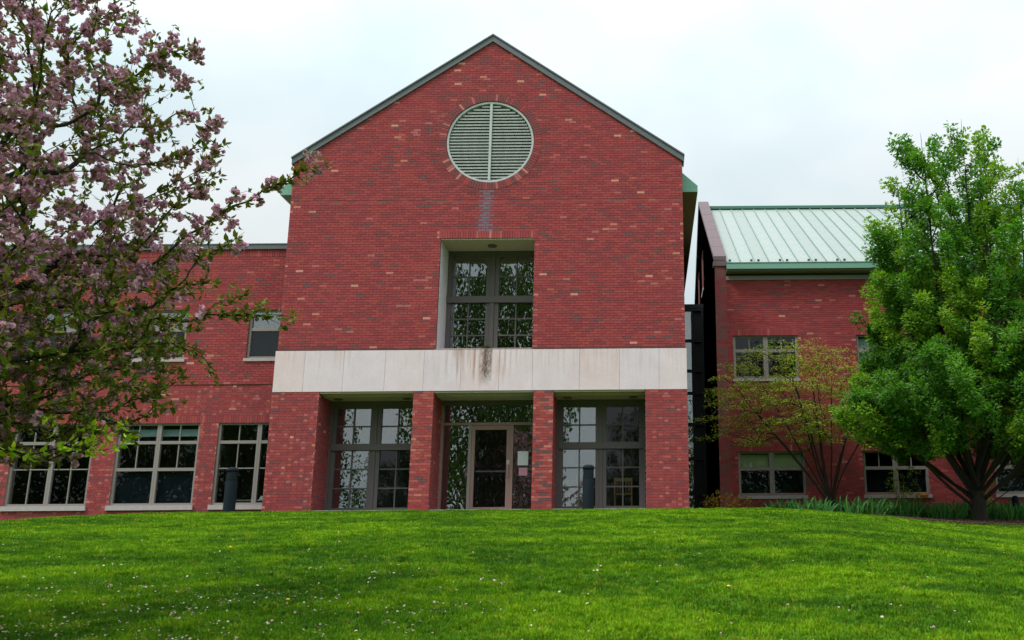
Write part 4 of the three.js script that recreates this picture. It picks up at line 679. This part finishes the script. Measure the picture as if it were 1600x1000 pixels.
// ---------------------------------------------------------------- beds, spears, shrubs
const BED = (x, z) => ((x - 12.7) / 3.2) ** 2 + ((z + 0.2) / 1.55) ** 2;                 // mulch ring round the hornbeam
const STRIP = (x, z) => x > 6.3 && x < 17 && z < -1.7 + 0.15 * n2(x * 0.8, 1) && z > -4.2; // planting strip along the wing
{
  const sheet = (x0, x1, z0, z1, st, inside, lift) => { const pos = [], uv = [], idx = [], id = new Map(); const v = (i, j) => { const k = i + ',' + j; if (!id.has(k)) { const x = x0 + i * st, z = z0 + j * st; id.set(k, pos.length / 3); pos.push(x, ground(x, z) + lift + 0.012 * n2(x * 6, z * 6), z); uv.push(x, z); } return id.get(k); }; for (let i = 0; x0 + i * st < x1; i++) for (let j = 0; z0 + j * st < z1; j++) if (inside(x0 + (i + 0.5) * st, z0 + (j + 0.5) * st)) { const a = v(i, j), b = v(i + 1, j), c = v(i + 1, j + 1), d = v(i, j + 1); idx.push(a, d, b, b, d, c); } const g = new THREE.BufferGeometry(); g.setAttribute('position', new THREE.Float32BufferAttribute(pos, 3)); g.setAttribute('uv', new THREE.Float32BufferAttribute(uv, 2)); g.setIndex(idx); g.computeVertexNormals(); return g; };
  structure('mulch_bed', sheet(9.3, 16.2, -2.0, 1.6, 0.08, (x, z) => BED(x, z) < 1 + 0.12 * n2(x * 2, z * 2), 0.03), M.mulch, 'dark brown mulch bed round the foot of the hornbeam');
  structure('planting_bed', sheet(6.3, 17, -4.1, -1.5, 0.1, STRIP, 0.022), M.soil, 'soil bed with green spears along the brick wing');
  const r = rng(31), n = 2600, chips = new THREE.InstancedMesh(new THREE.BoxGeometry(0.06, 0.012, 0.022), mat(1, 1, 1, 1), n), m = new THREE.Matrix4(), q = new THREE.Quaternion(); chips.name = 'mulch_chips'; chips.castShadow = chips.receiveShadow = true;
  for (let i = 0; i < n; i++) { let x, z; do { x = 9.8 + r() * 5.8; z = -1.8 + r() * 3.2; } while (BED(x, z) > 1.02); q.setFromEuler(new THREE.Euler((r() - 0.5) * 0.8, r() * 6, (r() - 0.5) * 0.8)); const s = 0.6 + r() * 0.9; m.compose(V(x, ground(x, z) + 0.045, z), q, V(s, s, s)); chips.setMatrixAt(i, m); const k = 0.5 + r(); chips.setColorAt(i, lin(0.085 * k, 0.048 * k, 0.034 * k)); }
  scene.add(tag(chips, 'loose bark chips strewn over the mulch bed', 'mulch', null, 'stuff'));
}
{ // clumps of sword leaves along the wing
  const protos = [0, 1, 2].map((k) => { const r = rng(1500 + k), S = new Soup(), t = thing('iris_clump', 'x', 'plant', [0, 0, 0], 0, 'sword leaved clumps along the brick wing');
    const BLADE = { p: [[-0.028, 0, 0], [0.028, 0, 0], [-0.05, 0.45, 0.03], [0.05, 0.45, 0.03], [-0.036, 0.8, 0.16], [0.036, 0.8, 0.16], [0, 0.95, 0.34]], f: [0, 1, 3, 0, 3, 2, 2, 3, 5, 2, 5, 4, 4, 5, 6] };
    for (let i = 0; i < 60; i++) { const a = r() * 6.28, k2 = Math.sqrt(r()) * 0.26; S.add(BLADE, V(Math.cos(a) * k2, -0.02, Math.sin(a) * k2), V(Math.cos(a) * k2 * 1.9 + (r() - 0.5) * 0.6, 1, Math.sin(a) * k2 * 1.9 + (r() - 0.5) * 0.6).normalize(), 0.28 + 0.3 * r(), r() * 6, vary(mixc([0.09, 0.32, 0.09], [0.20, 0.42, 0.05], r() * r()), r, 0.25)); }
    part('leaves', S.geo(), M.leaf, t); return t; });
  const r = rng(55); let used = 0; const put = (x, z, s, label) => { const o = used < 3 ? protos[used] : copyOf(protos[used % 3]); used++; o.position.set(x, ground(x, z) + 0.02, z); o.rotation.y = r() * 6; o.scale.setScalar(s); o.userData.label = label; };
  for (let x = 10.1; x < 16; x += 0.36) put(x + (r() - 0.5) * 0.1, -2.25 + (r() - 0.5) * 0.3, 0.86 + r() * 0.3, 'clump of blue green sword leaves in the bed below the brick wing');
  for (let x = 10.5; x < 16; x += 0.5) put(x + (r() - 0.5) * 0.1, -2.9 + (r() - 0.5) * 0.3, 0.9 + r() * 0.3, 'clump of blue green sword leaves in the bed below the brick wing');
  for (const [x, z, s] of [[8.05, -2.4, 0.85], [8.4, -2.2, 1.0], [8.75, -2.1, 0.95], [9.35, -2.6, 1.05], [9.65, -2.2, 1.05], [7.75, -2.5, 0.95]]) put(x, z, s, 'clump of blue green sword leaves at the foot of the small maple');
}
function shrub(x, z, rad, h, cols, label, seed, n = 900, size = 0.04) {
  const r = rng(seed), t = thing('shrub', label, 'shrub', [x, ground(x, z), z]), S = new Soup(), pts = spread(r, 60, rad * 0.22, () => { const p = inEll(r, [0, h * 0.55, 0], [rad, h * 0.5, rad], 0.4); return p.y < 0.08 ? null : p; }).map((p) => ({ p }));
  const nodes = skeleton([[V(0, -0.08, 0), V(0, 0.1, 0), V(0.01, 0.16, 0)]], pts, r, { step: 0.08, wob: 0.015 }); part('stems', limbs(nodes, 0.002, 0.5, 0.03), M.bark, t);
  for (const q of pts) for (let i = 0; i < n / pts.length; i++) { const d = dirRnd(r); S.add(LEAF2, q.p.clone().addScaledVector(d, r() * rad * 0.25), dirRnd(r).add(V(0, 0.4, 0)).normalize(), size * (0.7 + 0.6 * r()), r() * 3, vary(mixc(cols[0], cols[1], r()), r, 0.25), 0.9); }
  const c = part('foliage', S.geo(), M.leaf, t); c.userData.kind = 'stuff';
}
shrub(6.15, -2.5, 0.5, 0.62, [[0.36, 0.28, 0.02], [0.58, 0.24, 0.03]], 'low orange tinged shrub beside the dark glass link', 71);
shrub(6.75, -2.9, 0.32, 0.55, [[0.46, 0.24, 0.03], [0.3, 0.26, 0.02]], 'small orange shrub below the first window of the green roofed wing', 72, 600);
shrub(7.35, -3.1, 0.32, 0.42, [[0.12, 0.12, 0.02], [0.2, 0.1, 0.02]], 'low dark olive shrub under the window beside the maple', 73, 600);
shrub(11.35, -3.3, 0.5, 1.5, [[0.13, 0.24, 0.012], [0.26, 0.36, 0.02]], 'thin yellow green shrub in front of the wing window behind the hornbeam', 74, 700, 0.06);
shrub(13.5, -3.2, 0.42, 1.55, [[0.26, 0.34, 0.02], [0.3, 0.36, 0.03]], 'yellow green shrub behind the hornbeam trunk against the wing', 75, 500, 0.06);
{ // orange tulips in the bed, weeds on the ledge, dandelions
  const r = rng(81);
  for (const [x, z] of [[11.72, -3.5], [11.86, -3.55], [12.0, -3.5], [11.95, -3.62]]) { const t = thing('tulip', 'orange tulip rising behind the sword leaves by the hornbeam', 'flower', [x, ground(x, z), z], 0, 'orange tulips in the planting bed'); part('stem', new THREE.CylinderGeometry(0.007, 0.008, 0.66, 6).translate(0, 0.33, 0), mat(0.08, 0.2, 0.03), t); part('bloom', new THREE.LatheGeometry([[0, 0], [0.035, 0.015], [0.05, 0.05], [0.045, 0.09], [0.03, 0.11]].map((p) => new THREE.Vector2(...p)), 10).translate(0, 0.65, 0), mat(0.75, 0.3, 0.02, 0.7, { side: THREE.DoubleSide }), t); }
  const S = new Soup(), w = thing('ledge_weed', 'tuft of olive weeds growing on the stone ledge above the soot streak', 'plant', [0.12, 4.045, -0.06]); for (let i = 0; i < 90; i++) { const a = r() * 6.28, d = V(Math.cos(a), 0.9 * r() - 0.15, Math.sin(a) * 0.6 + 0.4).normalize(); S.add(LEAF2, V((r() - 0.5) * 0.22, r() * 0.03, (r() - 0.5) * 0.06), d, 0.05 + 0.06 * r(), r() * 3, vary([0.12, 0.11, 0.025], r, 0.35), 0.6); } part('leaves', S.geo(), M.leaf, w);
}
// ---------------------------------------------------------------- grass, petals, dandelions
{
  const r = rng(2024), tuft = (() => { const pos = [], nor = [], idx = []; for (let i = 0; i < 7; i++) { const a = r() * 6.28, k = r() * 0.016, x = Math.cos(a) * k, z = Math.sin(a) * k, b = r() * 6.28, w = 0.0021 + 0.0012 * r(), h = 0.03 + 0.026 * r(), l = 0.012 + 0.022 * r(), ux = Math.cos(b) * w, uz = Math.sin(b) * w, lx = -Math.sin(b) * l, lz = Math.cos(b) * l, s = pos.length / 3; pos.push(x - ux, -0.006, z - uz, x + ux, -0.006, z + uz, x + ux * 0.8 + lx * 0.4, h * 0.62, z + uz * 0.8 + lz * 0.4, x - ux * 0.8 + lx * 0.4, h * 0.62, z - uz * 0.8 + lz * 0.4, x + lx, h, z + lz); idx.push(s, s + 1, s + 2, s, s + 2, s + 3, s + 3, s + 2, s + 4); } const g = new THREE.BufferGeometry(); g.setAttribute('position', new THREE.Float32BufferAttribute(pos, 3)); g.setIndex(idx); g.computeVertexNormals(); return g; })();
  const list = [], N = 330000; 
  for (let tries = 0; list.length < N && tries < 3e6; tries++) {
    const t = 5.6 + 20.5 * Math.pow(r(), 0.95), z = EYE.z - t, x = EYE.x - 0.78 * t + r() * 1.3 * t; if (z < -3.9) continue;
    if (z < 0.02 && x > -5.4 && x < 5.3) continue; if (z < LZ + 0.03 && x < -5) continue; if (BED(x, z) < 1.0 + 0.1 * n2(x * 2, z * 2)) continue; if (STRIP(x, z)) continue;
    list.push([x, z, t]);
  }
  const m = new THREE.MeshPhysicalMaterial({ color: 0xffffff, roughness: 1, specularIntensity: 0.2, transmission: 0.3, thickness: 0, side: THREE.DoubleSide }), g = new THREE.InstancedMesh(tuft, m, list.length), M4 = new THREE.Matrix4(), q = new THREE.Quaternion(), e = new THREE.Euler(), A = [0.105, 0.245, 0.005], B = [0.205, 0.375, 0.006], D = [0.055, 0.150, 0.006], Y = [0.42, 0.40, 0.03];
  g.name = 'grass'; g.castShadow = g.receiveShadow = true;
  list.forEach(([x, z, t], i) => {
    const p = fbm2(x * 0.42, z * 0.8, 4), p2 = fbm2(x * 1.9 + 9, z * 2.6, 3), p3 = n2(x * 0.13 + 50, z * 0.2), v = clamp(0.5 + 0.75 * p + 0.35 * p2 + 0.25 * p3); let c = v < 0.5 ? mixc(D, A, v * 2) : mixc(A, B, v * 2 - 1); if (p2 > 0.3 && r() < 0.35) c = mixc(c, Y, 0.4); const lush = fbm2(x * 0.9 + 70, z * 0.9, 2) > 0.35 ? 1.35 : 1; c = vary(c, r, 0.22);
    const s = lush * (0.65 + 0.75 * r()) * (0.9 + 0.25 * p) * (1 - 0.012 * Math.max(0, t - 8)); e.set((r() - 0.5) * 0.35, r() * 6.28, (r() - 0.5) * 0.35); q.setFromEuler(e); M4.compose(V(x, ground(x, z), z), q, V(s * (1 + 0.07 * (t - 6)), s * 0.9, s * (1 + 0.07 * (t - 6)))); g.setMatrixAt(i, M4); g.setColorAt(i, lin(...c));
  });
  scene.add(tag(g, 'short green lawn grass on the slope before the brick hall', 'grass', null, 'stuff'));
  // fallen cherry petals
  const pg = new THREE.BufferGeometry(); pg.setAttribute('position', new THREE.Float32BufferAttribute([0, 0, -0.5, 0.42, 0.16, -0.1, 0.3, 0.12, 0.45, -0.3, 0.1, 0.45, -0.42, 0.18, -0.1], 3)); pg.setIndex([0, 2, 1, 0, 3, 2, 0, 4, 3]); pg.computeVertexNormals();
  const pl = []; for (let k = 0; k < 90000 && pl.length < 2200; k++) { const t = 6 + 9 * r(), z = EYE.z - t, x = EYE.x - 0.75 * t + r() * 1.2 * t, d = Math.hypot((x + 0.6) / 3.6, (z - 16.4) / 3.3); if (r() > Math.exp(-d * d * 1.1) * clamp(0.25 + 1.1 * (0.5 + fbm2(x * 1.6, z * 1.6, 2))) + 0.012) continue; const n = r() < 0.35 ? 3 : 1; for (let j = 0; j < n; j++) pl.push([x + (r() - 0.5) * 0.09 * (n - 1), z + (r() - 0.5) * 0.09 * (n - 1)]); }
  const pm = new THREE.InstancedMesh(pg, new THREE.MeshPhysicalMaterial({ color: 0xffffff, roughness: 0.8, transmission: 0.2, thickness: 0, side: THREE.DoubleSide }), pl.length); pm.name = 'fallen_petals'; pm.castShadow = pm.receiveShadow = true;
  pl.forEach(([x, z], i) => { e.set((r() - 0.5) * 1.4, r() * 6.28, (r() - 0.5) * 1.4); q.setFromEuler(e); const s = 0.014 + 0.016 * r(); M4.compose(V(x, ground(x, z) + 0.028 + 0.012 * r(), z), q, V(s, s, s)); pm.setMatrixAt(i, M4); const k = r(); pm.setColorAt(i, k < 0.45 ? lin(0.56, 0.39, 0.34) : k < 0.72 ? lin(0.62, 0.54, 0.43) : lin(0.4, 0.25, 0.17)); });
  scene.add(tag(pm, 'pale cherry petals scattered on the grass', 'petals', null, 'stuff'));
  const head = new THREE.SphereGeometry(0.02, 10, 6); head.scale(1, 0.5, 1); const hm = mat(0.72, 0.5, 0.02, 0.9), stemM = mat(0.1, 0.2, 0.03);
  for (const [x, z] of [[6.75, 16.6], [8.0, 15.6], [7.6, 15.2], [8.3, 16.4], [7.1, 17.0], [5.9, 16.9], [0.9, 14.6], [-1.2, 11.0], [9.1, 14.5], [3.2, 17.1], [5.0, 14.0]]) { const t = thing('dandelion', 'yellow dandelion flower dotted in the open lawn', 'flower', [x, ground(x, z), z], 0, 'dandelions in the lawn'); part('bloom', head, hm, t).position.y = 0.05; part('stem', new THREE.CylinderGeometry(0.002, 0.002, 0.055, 5).translate(0, 0.022, 0), stemM, t); }
}
renderer.render(scene, camera);
